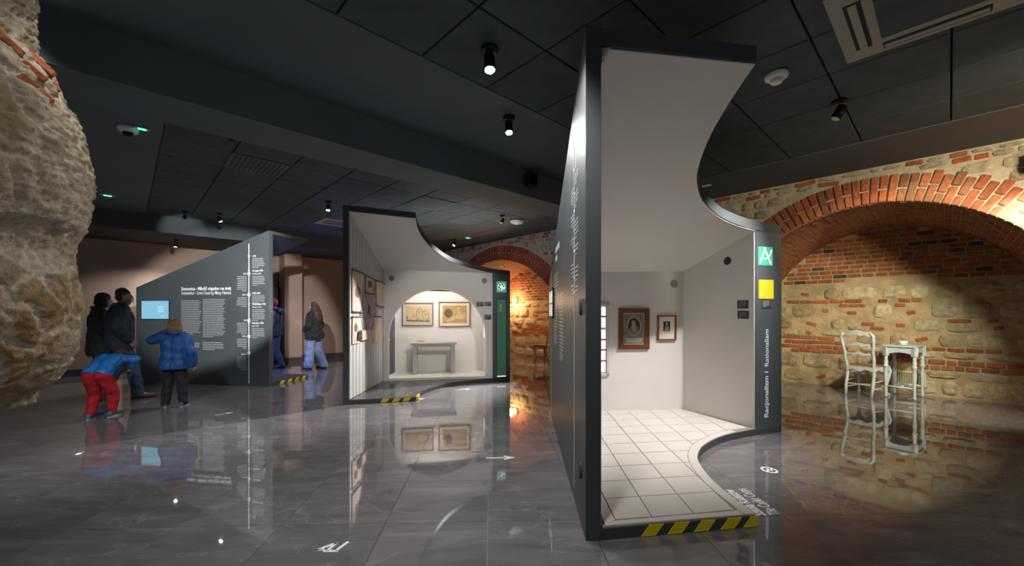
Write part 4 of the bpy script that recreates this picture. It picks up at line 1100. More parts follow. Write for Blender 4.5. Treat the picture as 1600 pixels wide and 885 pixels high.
# title, columns, timeline
r3 = f3.rot()
ta, za = f3.hit(283.5, 453.2); tb, _ = f3.hit(361, 453)
text('Sosnowica - Miłość niejedno ma imię', .09, f3.P(ta, za-.01, .002), r3, 'lettering', b3, bold=.0022, width=tb-ta)
ta, za = f3.hit(283.5, 457.5)
text('Sosnowica - Love Goes by Many Names', .09, f3.P(ta, f3.hit(283.5, 459.0)[1]-.02, .002), r3, 'lettering', b3, bold=.0005, width=tb-ta)
for (x0, y0, x1, n_, sd) in ((283, 470, 315, 20, 1), (317, 468, 352, 22, 2), (283, 536, 315, 4, 3), (317, 535, 350, 5, 4)):
    a = f3.hit(x0, y0); b = f3.hit(x1, y0); g = G(); bars(f3, g, a[0], a[1], b[0]-a[0], n_, .0345, .012, seed=sd)
    g.obj('paragraph_print', 'print_white', b3)
ta, z0 = f3.hit(386.5, 604); tb, z1 = f3.hit(391.5, 371)
tm = (f3.hit(389, 480)[0])
g = G(); f3.rect(g, tm-.007, tm+.007, .06, 2.74, .0005, .004); tlo = g.obj('timeline_rule', 'lettering', b3)
for y, r in ((400, .02), (423, .016), (428, .032), (458, .016), (461, .032), (475, .016), (501, .032), (504.5, .018), (526, .03), (552, .03)):
    disc('timeline_dot', f3, tm, f3.hit(389.5, y)[1], r, 'lettering', tlo, .006, 14)
def tl_entry(x, y, head, heads, w, n_, side, sd, gap=.05):
    t_, z_ = f3.hit(x, y)
    if side > 0:
        text(head, .042, f3.P(t_, z_-.02, .002), r3, 'lettering', b3, bold=.0012)
        if heads: text(heads, .036, f3.P(t_, z_-.075, .002), r3, 'lettering', b3)
        g = G(); bars(f3, g, t_, z_-(.11 if heads else .05), w, n_, .034, .0105, seed=sd)
    else:
        text(head, .05, f3.P(t_, z_-.02, .002), r3, 'lettering', b3, bold=.0012, align='RIGHT')
        g = G(); bars(f3, g, t_-w, z_-.05, w, n_, .034, .0105, 'R', seed=sd)
    g.obj('timeline_print', 'print_white', b3)
tl_entry(394.5, 400, '1771', '', .27, 6, 1, 31)
tl_entry(394.5, 423, '30 maja 1775', '30 May 1775', .27, 6, 1, 32)
tl_entry(394, 458, '1775-1781', '', .28, 5, 1, 33)
tl_entry(394, 475, '18 kwietnia 1776', '18 April 1776', .28, 7, 1, 34)
tl_entry(393.5, 504.5, 'Czerwiec 1776', 'June 1776', .28, 6, 1, 35)
for k, (y, n_, hd) in enumerate(((428, 9, '1775'), (461, 6, '1775'), (501, 7, '1776'), (526, 6, '1776'), (554, 8, '1776'))):
    t_, z_ = f3.hit(385.5, y); g = G()
    bars(f3, g, t_-.15, z_+.015, .15, 1, .05, .028, 'R', seed=80+k, last=1.0); bars(f3, g, t_-.22, z_-.05, .22, n_, .034, .0105, 'R', seed=50+k)
    g.obj('timeline_print', 'print_white', b3)
G().prism([l3(.25, 2.86), l3(1.9, 2.86), l3(1.9, 2.895), l3(.25, 2.895)], .5, 1.8).obj('added_glow_panel', mat('blue_glow', rgb(90, 110, 250), .5, emit=(.16, .25, 1, 1), es=7), b3)  # unseen glowing panel added to throw blue light on the people beyond

# ================================================================== LAMPS
def cz(px, py, z=ZC): return at_z(px, py, z)
spot_light('ceiling_spotlight', 'lit black spotlight nearest the camera, on a ceiling panel', cz(765, 76), (.0, 2.45, 0), 85, angle=130, size=1.25)
spot_light('ceiling_spotlight', 'lit black spotlight on the painted border by the loudspeaker', cz(795, 183), (.15, 3.5, 0), 90, angle=130, size=1.15)
spot_light('ceiling_spotlight', 'lit black spotlight left of the white studio booth', cz(513, 315), (-3.6, 7.4, 0), 160, angle=95)
spot_light('ceiling_spotlight', 'lit spotlight above the slate timeline booth', cz(343, 334), (-5.0, 9.6, .3), 150, angle=100)
spot_light('ceiling_spotlight', 'lit spotlight under the soffit by the plastered wall', cz(275, 375, 3.1), (-8.2, 9.4, .6), 130, angle=120)
spot_light('ceiling_spotlight', 'dark spotlight lighting the soffit above the plastered wall', cz(289, 331), uv(.9, 11.22, 3.2), 14, angle=70, lit=False)
spot_light('ceiling_spotlight', 'dark spotlight beside the round white ceiling dome', cz(785, 337), (-1.75, 7.9, .6), 1200, angle=80, lit=False)
spot_light('ceiling_spotlight', 'small lit spotlight above the far brick arch', cz(710, 375), (-2.6, 10.4, 0), 50, color=(1, .85, .85), angle=80)
spot_light('ceiling_spotlight', 'dark spotlight on green-tinged panels right of the tall booth', cz(1311, 158), (1.70, 4.65, .2), 640, angle=66, blend=1.0, lit=False, size=1.2)
spot_light('ceiling_spotlight', 'slim dark spotlight hanging beside the painted beam', cz(362, 184), (-5.25, 8.0, 2.0), 1500, angle=36, blend=.3, lit=False, stem=.16, size=.8)
def fill_light(p, aim, power, color, angle, blend, soft=.16):
    # unseen fill lights added without fixtures
    L = bpy.data.lights.new('fill_lamp', 'SPOT'); L.energy = power; L.color = color; L.spot_size = math.radians(angle); L.spot_blend = blend; L.shadow_soft_size = soft
    o = bpy.data.objects.new('fill_lamp', L); COL.objects.link(o); p = Vector(p); o.location = p
    o.rotation_euler = (Vector(aim)-p).to_track_quat('-Z', 'Y').to_euler()
zl_ = ZC-.15
fill_light((.95, 3.65, 3.28), (-1.15, 8.25, 1.05), 300, (1, .96, .92), 34, .5)
fill_light(uv(7.2, -.78, 2.75), uv(10, -.1, .3), 280, (1, .82, .64), 75, .3)
fill_light(uv(5.3, -1.0, zl_), uv(9.8, 1.7, .8), 420, (.97, .97, .72), 50, .5)
fill_light(uv(4.6, -1.9, zl_), uv(8.6, 1.9, 2.3), 300, (1, .86, .60), 80, .6)
fill_light(uv(5.0, -2.2, 2.3), uv(10, .9, 2.4), 300, (1, .80, .52), 45, .8)
for (x, y, ax, ay, pw) in ((-1.5, 1.6, -1.9, 3.2, 85), (.2, 1.9, -.3, 3.4, 140), (3.2, 1.9, 3.6, 3.2, 75), (-3.2, 2.0, -5.2, 5.6, 330)):
    fill_light((x, y, zl_), (ax, ay, 0), pw, (1, .88, .66) if x > 3 else (1, .97, .95), 84, .9, .08)
fill_light((-3.15, 9.15, 3.25), (-5.3, 10.4, .8), 170, (.86, .84, 1), 70, .7)
fill_light((.6, .5, 2.9), (-1.5, 1.3, 1.7), 28, (1, .90, .76), 75, .8, .5)
fill_light((-.2, -1.0, 1.6), (-1.5, 1.3, 1.5), 10, (1, .90, .76), 80, .8, .4)
# warm wall lamp in the far alcove
fa = uv(U2-.06, 9.70, 1.82)
wl = thing('wall_lamp', 'small warm wall lamp glowing in the far brick alcove', 'lamp', fa)
G().lathe([(.05, 0), (.05, .02), (.02, .03)], fa+Vector((UU.x, UU.y, 0))*.05, 12, (-UU.x, -UU.y, 0)).obj('backplate', 'metal_grey', wl)
G().lathe([(.03, -.08), (.055, -.06), (.06, .06), (.04, .09)], fa-Vector((UU.x, UU.y, 0))*.05, 14).obj('lamp_shade', mat('lamp_glow', rgb(255, 220, 160), .5, emit=(1, .66, .32, 1), es=9), wl)
point('lamp', fa-Vector((UU.x, UU.y, 0))*.25, 70, (1, .60, .28), .1, wl)
point('alcove_fill', uv(8.3, 6.8, 1.5), 70, (1, .6, .26), .1)  # unseen warm point light added to brighten the far alcove, no fixture

# ================================================================== CEILING FITTINGS
def ceil_thing(name, label, cat, px, py, z=ZC): return thing(name, label, cat, cz(px, py, z)), cz(px, py, z)
t, c = ceil_thing('smoke_detector', 'round white smoke detector right of the tall booth', 'smoke detector', 1213, 116)
G().lathe([(.085, 0), (.09, -.012), (.085, -.035), (.05, -.045)], c, 24).obj('base', 'white_gloss', t, True)
G().lathe([(.045, -.04), (.048, -.07), (.035, -.08)], c, 20).obj('sensor', 'white_gloss', t, True)
t, c = ceil_thing('security_camera', 'white dome security camera beside a green exit light', 'camera', 200, 199)
G().lathe([(.09, 0), (.095, -.02), (.085, -.05), (.055, -.06)], c, 24).obj('housing', 'white_gloss', t, True)
G().lathe([(.05, -.055), (.045, -.08), (.025, -.098), (.008, -.103)], c, 18).obj('dome', 'metal_dark', t, True)
for px, py, lb in ((222, 199, 'green emergency light beside the dome camera'), (168, 304, 'green emergency light at the far left of the ceiling'), (731, 371, 'green emergency light above the far brick arch')):
    c = cz(px, py); t = thing('emergency_light', lb, 'emergency light', c)
    uvl = to_uv(c); k = .07 if py < 300 else .10
    g = G(); uvbox(g, uvl[0]-k, uvl[0]+k, uvl[1]-k*.45, uvl[1]+k*.45, ZC-.02, ZC); g.obj('housing', 'cassette', t)
    g = G(); uvbox(g, uvl[0]-k*.5, uvl[0]+k*.5, uvl[1]-k*.25, uvl[1]+k*.25, ZC-.026, ZC-.0195); g.obj('led', 'led_green', t)
t, c = ceil_thing('ceiling_dome', 'shallow round white ceiling dome beyond the painted beam', 'ceiling light', 808, 345)
G().lathe([(.16, 0), (.16, -.02), (.12, -.06), (.05, -.078)], c, 24).obj('dome', 'white_gloss', t, True)
# loudspeaker on the beam
fbm = Frame(uv(-3, 4.1)[:2], uv(7, 4.1)[:2])
tq, zq = fbm.hit(823.5, 283)
sp_ = thing('loudspeaker', 'small black loudspeaker fixed to the ceiling beam', 'speaker', fbm.P(tq, zq-.09, 0))
g = G(); fbm.slab(g, [(tq-.08, zq-.09), (tq+.08, zq-.09), (tq+.08, zq+.09), (tq-.08, zq+.09)], .03, .13); g.obj('cabinet', 'speaker', sp_)
g = G(); fbm.slab(g, [(tq-.068, zq-.078), (tq+.068, zq-.078), (tq+.068, zq+.078), (tq-.068, zq+.078)], .13, .138); g.obj('grille', 'metal_dark', sp_)
g = G(); fbm.slab(g, [(tq-.02, zq-.03), (tq+.02, zq-.03), (tq+.02, zq+.03), (tq-.02, zq+.03)], 0, .03); g.obj('bracket', 'metal_dark', sp_)
vw = -.71; sp2 = thing('loudspeaker', 'black loudspeaker on the brick wall at the right picture edge', 'speaker', uv(U0-.06, vw, 3.02))
g = G(); uvbox(g, U0-.16, U0-.05, vw-.09, vw+.09, 3.02, 3.24); g.obj('cabinet', 'speaker', sp2)
g = G(); uvbox(g, U0-.168, U0-.16, vw-.075, vw+.075, 3.035, 3.225); g.obj('grille', 'metal_dark', sp2)
g = G(); uvbox(g, U0-.05, U0-.02, vw-.03, vw+.03, 3.1, 3.16); g.obj('bracket', 'metal_dark', sp2)
# perforated vents and air outlets
def perf(name, label, u0, u1, v0, v1, nu, nv, square=False):
    t = thing(name, label, 'ceiling vent', uv((u0+u1)/2, (v0+v1)/2, ZC))
    g = G(); uvbox(g, u0, u1, v0, v1, ZC-.006, ZC+.004); g.obj('plate', 'ceil_paint', t)
    du, dv = (u1-u0)/(nu+1), (v1-v0)/(nv+1); g = G()
    for i in range(nu):
        for j in range(nv):
            uu, vv = u0+du*(i+1), v0+dv*(j+1); uvbox(g, uu-du*.3, uu+du*.3, vv-dv*.3, vv+dv*.3, ZC-.0075, ZC-.005)
    o = g.obj('perforation', 'ceil_dark', t); tag(o, kind='stuff')
u_, v_ = to_uv(cz(385, 258)); perf('ceiling_vent', 'perforated ceiling vent in the panels left of the beam', .99, 1.68, 6.20, 6.86, 11, 7)
u_, v_ = to_uv(cz(655, 322)); iu = int((u_-.3)/.7); iv = int((v_-5.48)/.71)
perf('ceiling_vent', 'perforated ceiling vent above the white studio booth', .31+.7*iu, .99+.7*iu, 5.49+.71*iv, 6.18+.71*iv, 12, 12)
u_, v_ = to_uv(cz(1140, 160)); iu = math.floor((u_-1.735)/.675); iv = math.floor((2.86-v_)/.72)
perf('ceiling_vent', 'perforated ceiling vent half hidden by the tall booth roof', 1.745+.675*iu, 2.40+.675*iu, 2.86-.72*(iv+1)+.01, 2.86-.72*iv-.01, 9, 9)
u_, v_ = to_uv(cz(520, 352)); iu = int((u_-.3)/.7); iv = int((v_-5.48)/.71)
a, b, c_, d = .31+.7*iu, .99+.7*iu, 5.49+.71*iv, 6.18+.71*iv
t = thing('air_outlet', 'slotted grey air outlet in the ceiling behind the studio booth', 'ceiling vent', uv((a+b)/2, (c_+d)/2, ZC))
g = G(); uvbox(g, a, b, c_, d, ZC-.012, ZC); g.obj('plate', 'cassette', t)
for k in range(2): g = G(); uvbox(g, a+.1, b-.1, c_+.2+.22*k, c_+.27+.22*k, ZC-.016, ZC-.011); g.obj('slot', 'ceil_dark', t)
# air-conditioning cassette
t = thing('air_conditioner', 'large ceiling air conditioning cassette at the top right', 'air conditioner', uv(3.78, .07, ZC))
g = G(); uvbox(g, 3.30, 4.27, -.42, .55, ZC-.035, ZC); g.obj('casing', 'cassette', t)
g = G(); uvbox(g, 3.52, 4.05, -.2, .33, ZC-.042, ZC-.034); g.obj('intake_grille', 'ceil_tile', t)
for (a, b, c_, d) in ((3.46, 4.11, .385, .475), (3.46, 4.11, -.345, -.255), (3.35, 3.44, -.2, .33), (4.13, 4.22, -.2, .33)):
    g = G(); uvbox(g, a, b, c_, d, ZC-.039, ZC-.034); o = g.obj('outlet', 'ceil_dark', t)
    g = G(); m1, m2 = (a+b)/2, (c_+d)/2
    if b-a > d-c_: uvbox(g, a+.01, b-.01, m2-.022, m2+.022, ZC-.046, ZC-.038)
    else: uvbox(g, m1-.022, m1+.022, c_+.01, d-.01, ZC-.046, ZC-.038)
    g.obj('flap', 'cassette', o)
c = at_z(1101, 291, ZC); t = thing('small_sign', 'tiny white label stuck on the painted ceiling edge', 'label', c)
u_, v_ = to_uv(c); g = G(); uvbox(g, u_-.05, u_+.05, v_-.09, v_+.09, ZC-.006, ZC); g.obj('plate', 'white_gloss', t)
# hanging cable by the booth roof and alcove sensors
q = Frame(uv(U1, -1)[:2], uv(U1, 3)[:2], True)
def vault_fit(px, py, label, w_, h_):
    # on the back wall of the near alcove, high under the vault
    dx = (px-CX)/F; d = U1/(UU.x*dx+UU.y); p = Vector((dx*d, d, H+(CY-py)/F*d)); u_, v_ = to_uv(p)
    t = thing('alcove_sensor', label, 'sensor', p)
    g = G(); uvbox(g, U1-.07, U1, v_-w_/2, v_+w_/2, p.z-h_/2, p.z+h_/2); g.obj('body', 'cream_metal', t)
    g = G(); uvbox(g, U1-.085, U1-.07, v_-w_*.4, v_+w_*.4, p.z-h_*.35, p.z+h_*.2); g.obj('cover', 'white_gloss', t)
vault_fit(1412, 348, 'white emergency lamp under the near alcove vault', .26, .10)

# wall grille
def wallpt(px, py, u=U1):
    dx = (px-CX)/F; d = u/(UU.x*dx+UU.y); p = Vector((dx*d, d, H+(CY-py)/F*d)); q = to_uv(p); return q[1], p.z
va, za = wallpt(1392, 577); vb, zb = wallpt(1447, 606)
v0, v1 = vb, va; z0, z1 = zb, za
t = thing('wall_grille', 'cream louvred wall grille low behind the white table', 'grille', uv(U1-.03, (v0+v1)/2, z0))
g = G()
for a, b, c_, d in ((v0, v1, z0, z0+.035), (v0, v1, z1-.035, z1), (v0, v0+.03, z0, z1), (v1-.03, v1, z0, z1)): uvbox(g, U1-.075, U1-.03, a, b, c_, d)
g.obj('frame', 'cream_metal', t)
g = G(); uvbox(g, U1-.05, U1-.02, v0, v1, z0, z1); g.obj('backing', 'black', t)
nl = 18
for k in range(nl):
    vv = v0+.04+(v1-v0-.08)*k/(nl-1); g = G(); uvbox(g, U1-.07, U1-.05, vv-.005, vv+.005, z0+.035, z1-.035); g.obj('slat', 'cream_metal', t)

# ================================================================== CHAIRS, TABLE
def ladder_chair(name, label, loc, rz, m, seatm):
    """ladder-back chair facing +Y; origin on the floor at the middle of the seat"""
    t = thing(name, label, 'chair', loc, rz); BASE[t.name] = Vector()
    w_, d_, sh, top = .215, .22, .50, 1.09
    for s in (-1, 1):
        pts = [(s*w_*.84, -d_-.05, 0), (s*w_*.88, -d_-.02, .18), (s*w_*.86, -d_+.02, .36), (s*w_*.86, -d_+.01, sh), (s*w_*.94, -d_-.02, .62), (s*w_*.92, -d_-.045, .74), (s*w_*1.02, -d_-.08, .9), (s*w_*1.04, -d_-.10, 1.02), (s*w_*.86, -d_-.112, 1.075)]
        G().tube(pts, [.021, .023, .025, .027, .025, .023, .025, .026, .022], 8).obj('back_post', m, t, True)
        pts = [(s*w_*.98, d_-.0, .0), (s*w_*.98, d_+.015, .025), (s*w_*.90, d_-.03, .06), (s*w_*.90, d_-.035, .16), (s*w_*.97, d_+.01, .32), (s*w_*1.0, d_+.03, .42), (s*w_*.95, d_, sh-.02)]
        G().tube(pts, [.026, .026, .016, .018, .026, .032, .03], 8).obj('leg', m, t, True)
        G().tube([(s*w_*.87, -d_, .13), (s*w_*.92, d_-.03, .13)], .010, 6).obj('stretcher', m, t)
        G().tube([(s*w_*.87, -d_, .24), (s*w_*.94, d_-.01, .26)], .010, 6).obj('stretcher', m, t)
    G().tube([(-w_*.87, -d_, .19), (w_*.87, -d_, .19)], .010, 6).obj('stretcher', m, t)
    G().tube([(-w_*.92, d_-.02, .15), (w_*.92, d_-.02, .15)], .011, 6).obj('stretcher', m, t)
    def slat(zc_, h, y0, y1, wid, arch):
        n = 16; v = []; f = []
        for k in range(n+1):
            x = -wid+2*wid*k/n; e = k/n*2-1
            y = y0-.02*(1-e*e)
            zt = zc_+h/2+arch*(1-e*e)+.010*math.cos(e*PI*2.0); zb_ = zc_-h/2+arch*.6*(1-e*e)+.012*math.cos(e*PI*3)
            v += [(x, y, zb_), (x, y, zt), (x, y+.018, zt), (x, y+.018, zb_)]
        for k in range(n):
            for j in range(4): f.append((4*k+j, 4*k+(j+1) % 4, 4*k+4+(j+1) % 4, 4*k+4+j))
        f += [(3, 2, 1, 0), (4*n, 4*n+1, 4*n+2, 4*n+3)]
        return mesh_obj('back_slat', v, f, m, t)
    slat(1.045, .065, -d_-.118, 0, w_*.88, .035).name = 'top_rail'
    slat(.86, .040, -d_-.072, 0, w_*.95, .02); slat(.70, .040, -d_-.042, 0, w_*.9, .02)
    # seat and scalloped rail
    g = G(); g.prism([(-w_*.9, -d_+.0), (w_*.9, -d_+.0), (w_*1.06, d_+.02), (-w_*1.06, d_+.02)], sh-.02, sh+.015); g.obj('seat', seatm, t)
    def rail(p, q):
        n = 14; v = []; f = []; p = Vector(p); q = Vector(q); nn = Vector((-(q-p).y, (q-p).x)).normalized()*.012
        for k in range(n+1):
            c = p.lerp(q, k/n); e = k/n*2-1; zb_ = sh-.07-.018*math.cos(e*PI*2)
            v += [(c.x-nn.x, c.y-nn.y, zb_), (c.x-nn.x, c.y-nn.y, sh-.005), (c.x+nn.x, c.y+nn.y, sh-.005), (c.x+nn.x, c.y+nn.y, zb_)]
        for k in range(n):
            for j in range(4): f.append((4*k+j, 4*k+(j+1) % 4, 4*k+4+(j+1) % 4, 4*k+4+j))
        f += [(3, 2, 1, 0), (4*n, 4*n+1, 4*n+2, 4*n+3)]
        mesh_obj('seat_rail', v, f, m, t)
    rail((-w_*.88, -d_), (w_*.88, -d_)); rail((-w_*1.02, d_), (w_*1.02, d_)); rail((-w_*.9, -d_), (-w_*1.02, d_)); rail((w_*.9, -d_), (w_*1.02, d_))
    return t
ladder_chair('ladder_back_chair', 'pale painted ladder-back chair beside the small white table', (6.235, 7.075, 0), -1.125, 'chair_paint', 'rush_seat')
cp = uv(8.75, 7.78)
ladder_chair('ladder_back_chair', 'dark wooden ladder-back chair standing in the far brick alcove', (cp.x, cp.y, 0), .75, 'chair_wood', 'rush_seat')
TA, TB, TC_, TD = (6.37, 6.86), (6.55, 6.56), (6.94, 6.82), (6.76, 7.12)
tcn = ((TA[0]+TC_[0])/2, (TA[1]+TC_[1])/2)
t = thing('side_table', 'small white painted table with turned legs in the near alcove', 'table', (*tcn, 0))
TZ = .87
for p in (TA, TB, TC_, TD):
    G().lathe([(.016, 0), (.024, .03), (.018, .07), (.020, .20), (.028, .42), (.022, .50), (.036, .52), (.036, .535), (.024, .55), (.030, .60), (.022, .64), (.026, TZ-.16)], (*p, 0), 12).obj('leg', 'chair_paint', t, True)
    G().box((p[0]-.03, p[1]-.03, TZ-.17), (p[0]+.03, p[1]+.03, TZ-.02)).obj('leg_block', 'chair_paint', t)
for p, q in ((TA, TB), (TB, TC_), (TC_, TD), (TD, TA)):
    f_ = Frame(p, q); n = 14; g = G()
    pts = [(f_.L*k/n, TZ-.11-.03*abs(math.cos(PI*k/n))**3) for k in range(n+1)]
    f_.slab(g, pts+[(f_.L, TZ-.02), (0, TZ-.02)], -.01, .012); g.obj('apron', 'chair_paint', t)
def grow(p, k): return (tcn[0]+(p[0]-tcn[0])*k, tcn[1]+(p[1]-tcn[1])*k)
G().prism([grow(p, 1.17) for p in (TA, TB, TC_, TD)], TZ-.02, TZ+.004).obj('table_top', 'chair_paint', t)
for p, q in ((TA, TB), (TD, TC_), ([(TA[i]+TB[i])/2 for i in (0, 1)], [(TC_[i]+TD[i])/2 for i in (0, 1)])):
    G().tube([(p[0], p[1], .19), ((p[0]+q[0])/2, (p[1]+q[1])/2, .185), (q[0], q[1], .19)], [.012, .020, .012], 8).obj('stretcher', 'chair_paint', t, True)
cc = Vector((tcn[0]-.04, tcn[1]-.02, TZ+.0045))
t = thing('cup_and_saucer', 'white porcelain cup on saucer standing on the white table', 'cup', cc)
G().lathe([(.035, 0), (.06, .004), (.085, .016), (.08, .017), (.04, .008)], cc, 20).obj('saucer', 'porcelain', t, True)
G().lathe([(.028, .008), (.03, .016), (.05, .035), (.062, .066), (.058, .066), (.046, .036), (.02, .02)], cc, 20).obj('cup', 'porcelain', t, True)
G().tube([cc+Vector((.055+.022*math.sin(k*PI/6), -.0, .022+.034*k/6)) for k in range(7)], .005, 6).obj('handle', 'porcelain', t)

# ================================================================== FLOOR MARKS (white light-coloured signs on the floor)
def mark(name, label, px, py, polys, rz, m='lettering', sc=1.0):
    p = at_z(px, py, .0); t = thing(name, label, 'floor marking', (p.x, p.y, 0), rz); BASE[t.name] = Vector()
    for poly in polys: G().prism([(x*sc, y*sc) for x, y in poly], .0002, .0022).obj('mark_stroke', m, t)
    return t
def line_poly(p, q, w):
    p, q = Vector(p), Vector(q); d = (q-p).normalized(); n_ = Vector((-d.y, d.x))*w/2
    return [tuple(p-n_-d*w*.2), tuple(q-n_+d*w*.2), tuple(q+n_+d*w*.2), tuple(p+n_-d*w*.2)]
logo = [line_poly((-.07, -.02), (.02, .06), .018), line_poly((.02, .06), (.0, -.02), .018), line_poly((-.02, -.025), (.06, -.025), .018), line_poly((.05, -.02), (.085, .07), .018), line_poly((-.07, -.02), (-.03, -.005), .018)]
mark('floor_logo', 'white zigzag logo on the floor near the bottom edge', 514, 858, logo, 0)
arrow = [line_poly((-.13, 0), (.06, 0), .02), [(.04, -.055), (.15, 0), (.04, .055)]]
mark('floor_arrow', 'white arrow on the floor left of the tall booth', 781, 716, arrow, .05, sc=1.0)
for x, y, r, lb in ((350, 647, .9, 'small white floor mark before the timeline panel'), (725, 609, .2, 'small white floor mark before the arched niche'), (1352, 686, 2.2, 'small white floor mark before the ladder-back chair'), (462, 574, .4, 'small white floor mark by the person in pale jeans'), (653, 624, .3, 'small white floor mark by the studio booth corner')):
    mark('floor_arrow', lb, x, y, arrow, r, sc=.8)
cpos = at_z(1202, 735, 0)
t = thing('floor_emblem', 'round white emblem on the floor before the booth pillar', 'floor marking', cpos)
g = G(); n = 32; v = []; f = []
for k in range(n):
    a = 2*PI*k/n
    for r in (.074, .055):
        for z_ in (.0002, .0022): v.append((cpos.x+r*math.cos(a)*.86, cpos.y+r*math.sin(a)*1.0, z_))
for k in range(n):
    a, b = 4*k, 4*((k+1) % n); f += [(a+1, b+1, b+3, a+3), (a, a+1, b+1, b), (a+2, b+2, b+3, a+3)]
g.add(v, f); g.obj('ring', 'lettering', t)
for a, b in (((-.03, -.03), (.0, .035)), ((.0, .035), (.006, -.03)), ((.006, -.03), (.035, .03))):
    G().prism([(cpos.x+x, cpos.y+y) for x, y in line_poly(a, b, .014)], .0002, .0022).obj('emblem_stroke', 'lettering', t)
tp = at_z(1186, 803, 0); tp2 = at_z(1135, 764, 0)
t = thing('floor_lettering', 'white Cadet Corps lettering on the floor beside the platform', 'floor marking', (tp.x, tp.y, 0))
dv = Vector((tp2.x-tp.x, tp2.y-tp.y)); an = math.atan2(dv.y, dv.x)
Lw = dv.length
text('Szkoła Kadetów', .12, (tp.x+.035, tp.y-.03, .0012), Matrix.Rotation(an, 3, 'Z'), 'lettering', t, bold=.002, width=Lw*1.02)
q = at_z(1209, 803, 0); q2 = at_z(1152, 764, 0)
text('The Cadet Corps', .12, (q.x+.045, q.y-.02, .0012), Matrix.Rotation(an, 3, 'Z'), 'lettering', t, width=Lw*1.04)

# ================================================================== PEOPLE
def cap_mesh(bm, p0, r0, p1, r1, n=12):
    p0, p1 = Vector(p0), Vector(p1); ax = p1-p0; L = ax.length
    if L < 1e-5: ax = Vector((0, 0, 1)); L = 1e-5
    ax = ax.normalized(); a = ax.orthogonal().normalized(); b = ax.cross(a); rings = []
    for k in range(1, 5): t = -PI/2+PI/2*k/4; rings.append((p0+ax*r0*math.sin(t), r0*math.cos(t)))
    for k in range(0, 4): t = PI/2*k/4; rings.append((p1+ax*r1*math.sin(t), r1*math.cos(t)))
    vs = [[bm.verts.new(c+(a*math.cos(2*PI*j/n)+b*math.sin(2*PI*j/n))*r) for j in range(n)] for c, r in rings]
    s = bm.verts.new(p0-ax*r0); e = bm.verts.new(p1+ax*r1)
    for i in range(len(vs)-1):
        for j in range(n): bm.faces.new((vs[i][j], vs[i][(j+1) % n], vs[i+1][(j+1) % n], vs[i+1][j]))
    for j in range(n): bm.faces.new((s, vs[0][(j+1) % n], vs[0][j])); bm.faces.new((e, vs[-1][j], vs[-1][(j+1) % n]))
def ell_mesh(bm, c, r, yaw=0, pitch=0):
    m_ = Matrix.Translation(c) @ Matrix.Rotation(yaw, 4, 'Z') @ Matrix.Rotation(pitch, 4, 'X') @ Matrix.Diagonal((*r, 1))
    bmesh.ops.create_uvsphere(bm, u_segments=16, v_segments=10, radius=1, matrix=m_)
def blob(name, shapes, voxel, m, parent, smooth=3, cuts=(), scale=1.0, wob=0):
    """rounded limbs and masses fused into one continuous skin; cuts: (point, normal) trims for clean hems"""
    bm = bmesh.new()
    for s in shapes:
        if s[0] == 'e': ell_mesh(bm, Vector(s[1])*scale, [x*scale for x in s[2]], *(s[3:]))
        else: cap_mesh(bm, Vector(s[0])*scale, s[1]*scale, Vector(s[2])*scale, s[3]*scale)
    me = bpy.data.meshes.new(name); bm.to_mesh(me); bm.free()
    o = bpy.data.objects.new(name+'_tmp', me)
    r = o.modifiers.new('r', 'REMESH'); r.mode = 'VOXEL'; r.voxel_size = voxel*scale
    if smooth: sm = o.modifiers.new('s', 'SMOOTH'); sm.factor = .5; sm.iterations = smooth
    out = evaluate(o)
    bpy.data.objects.remove(o); bpy.data.meshes.remove(me)
    if wob:
        nn = [Vector(v.vector) for v in out.vertex_normals]
        for v, n_ in zip(out.vertices, nn): v.co += n_*wob*noise.fractal(v.co*11, 1, 2, 3)
    if cuts:
        bm = bmesh.new(); bm.from_mesh(out)
        for p, n_ in cuts:
            res = bmesh.ops.bisect_plane(bm, geom=bm.verts[:]+bm.edges[:]+bm.faces[:], plane_co=Vector(p)*scale, plane_no=Vector(n_), clear_outer=True)
        bm.to_mesh(out); bm.free()
    for p in out.polygons: p.use_smooth = True
    out.name = name; out.materials.clear(); out.materials.append(M(m))
    ob = bpy.data.objects.new(name, out); COL.objects.link(ob); ob.parent = parent; return ob
STAND = dict(pelvis=(0, 0, .95), waist=(0, 0, 1.10), chest=(0, 0, 1.30), neck=(0, -.01, 1.48), head=(0, .02, 1.635),
    hipL=(-.09, 0, .92), kneeL=(-.10, .03, .50), ankL=(-.10, -.02, .085), toeL=(-.12, .15, .03),
    hipR=(.09, 0, .92), kneeR=(.10, .03, .50), ankR=(.10, -.02, .085), toeR=(.12, .15, .03),
    shL=(-.18, 0, 1.42), elL=(-.25, -.03, 1.15), wrL=(-.25, .07, .92), shR=(.18, 0, 1.42), elR=(.25, -.03, 1.15), wrR=(.25, .07, .92))
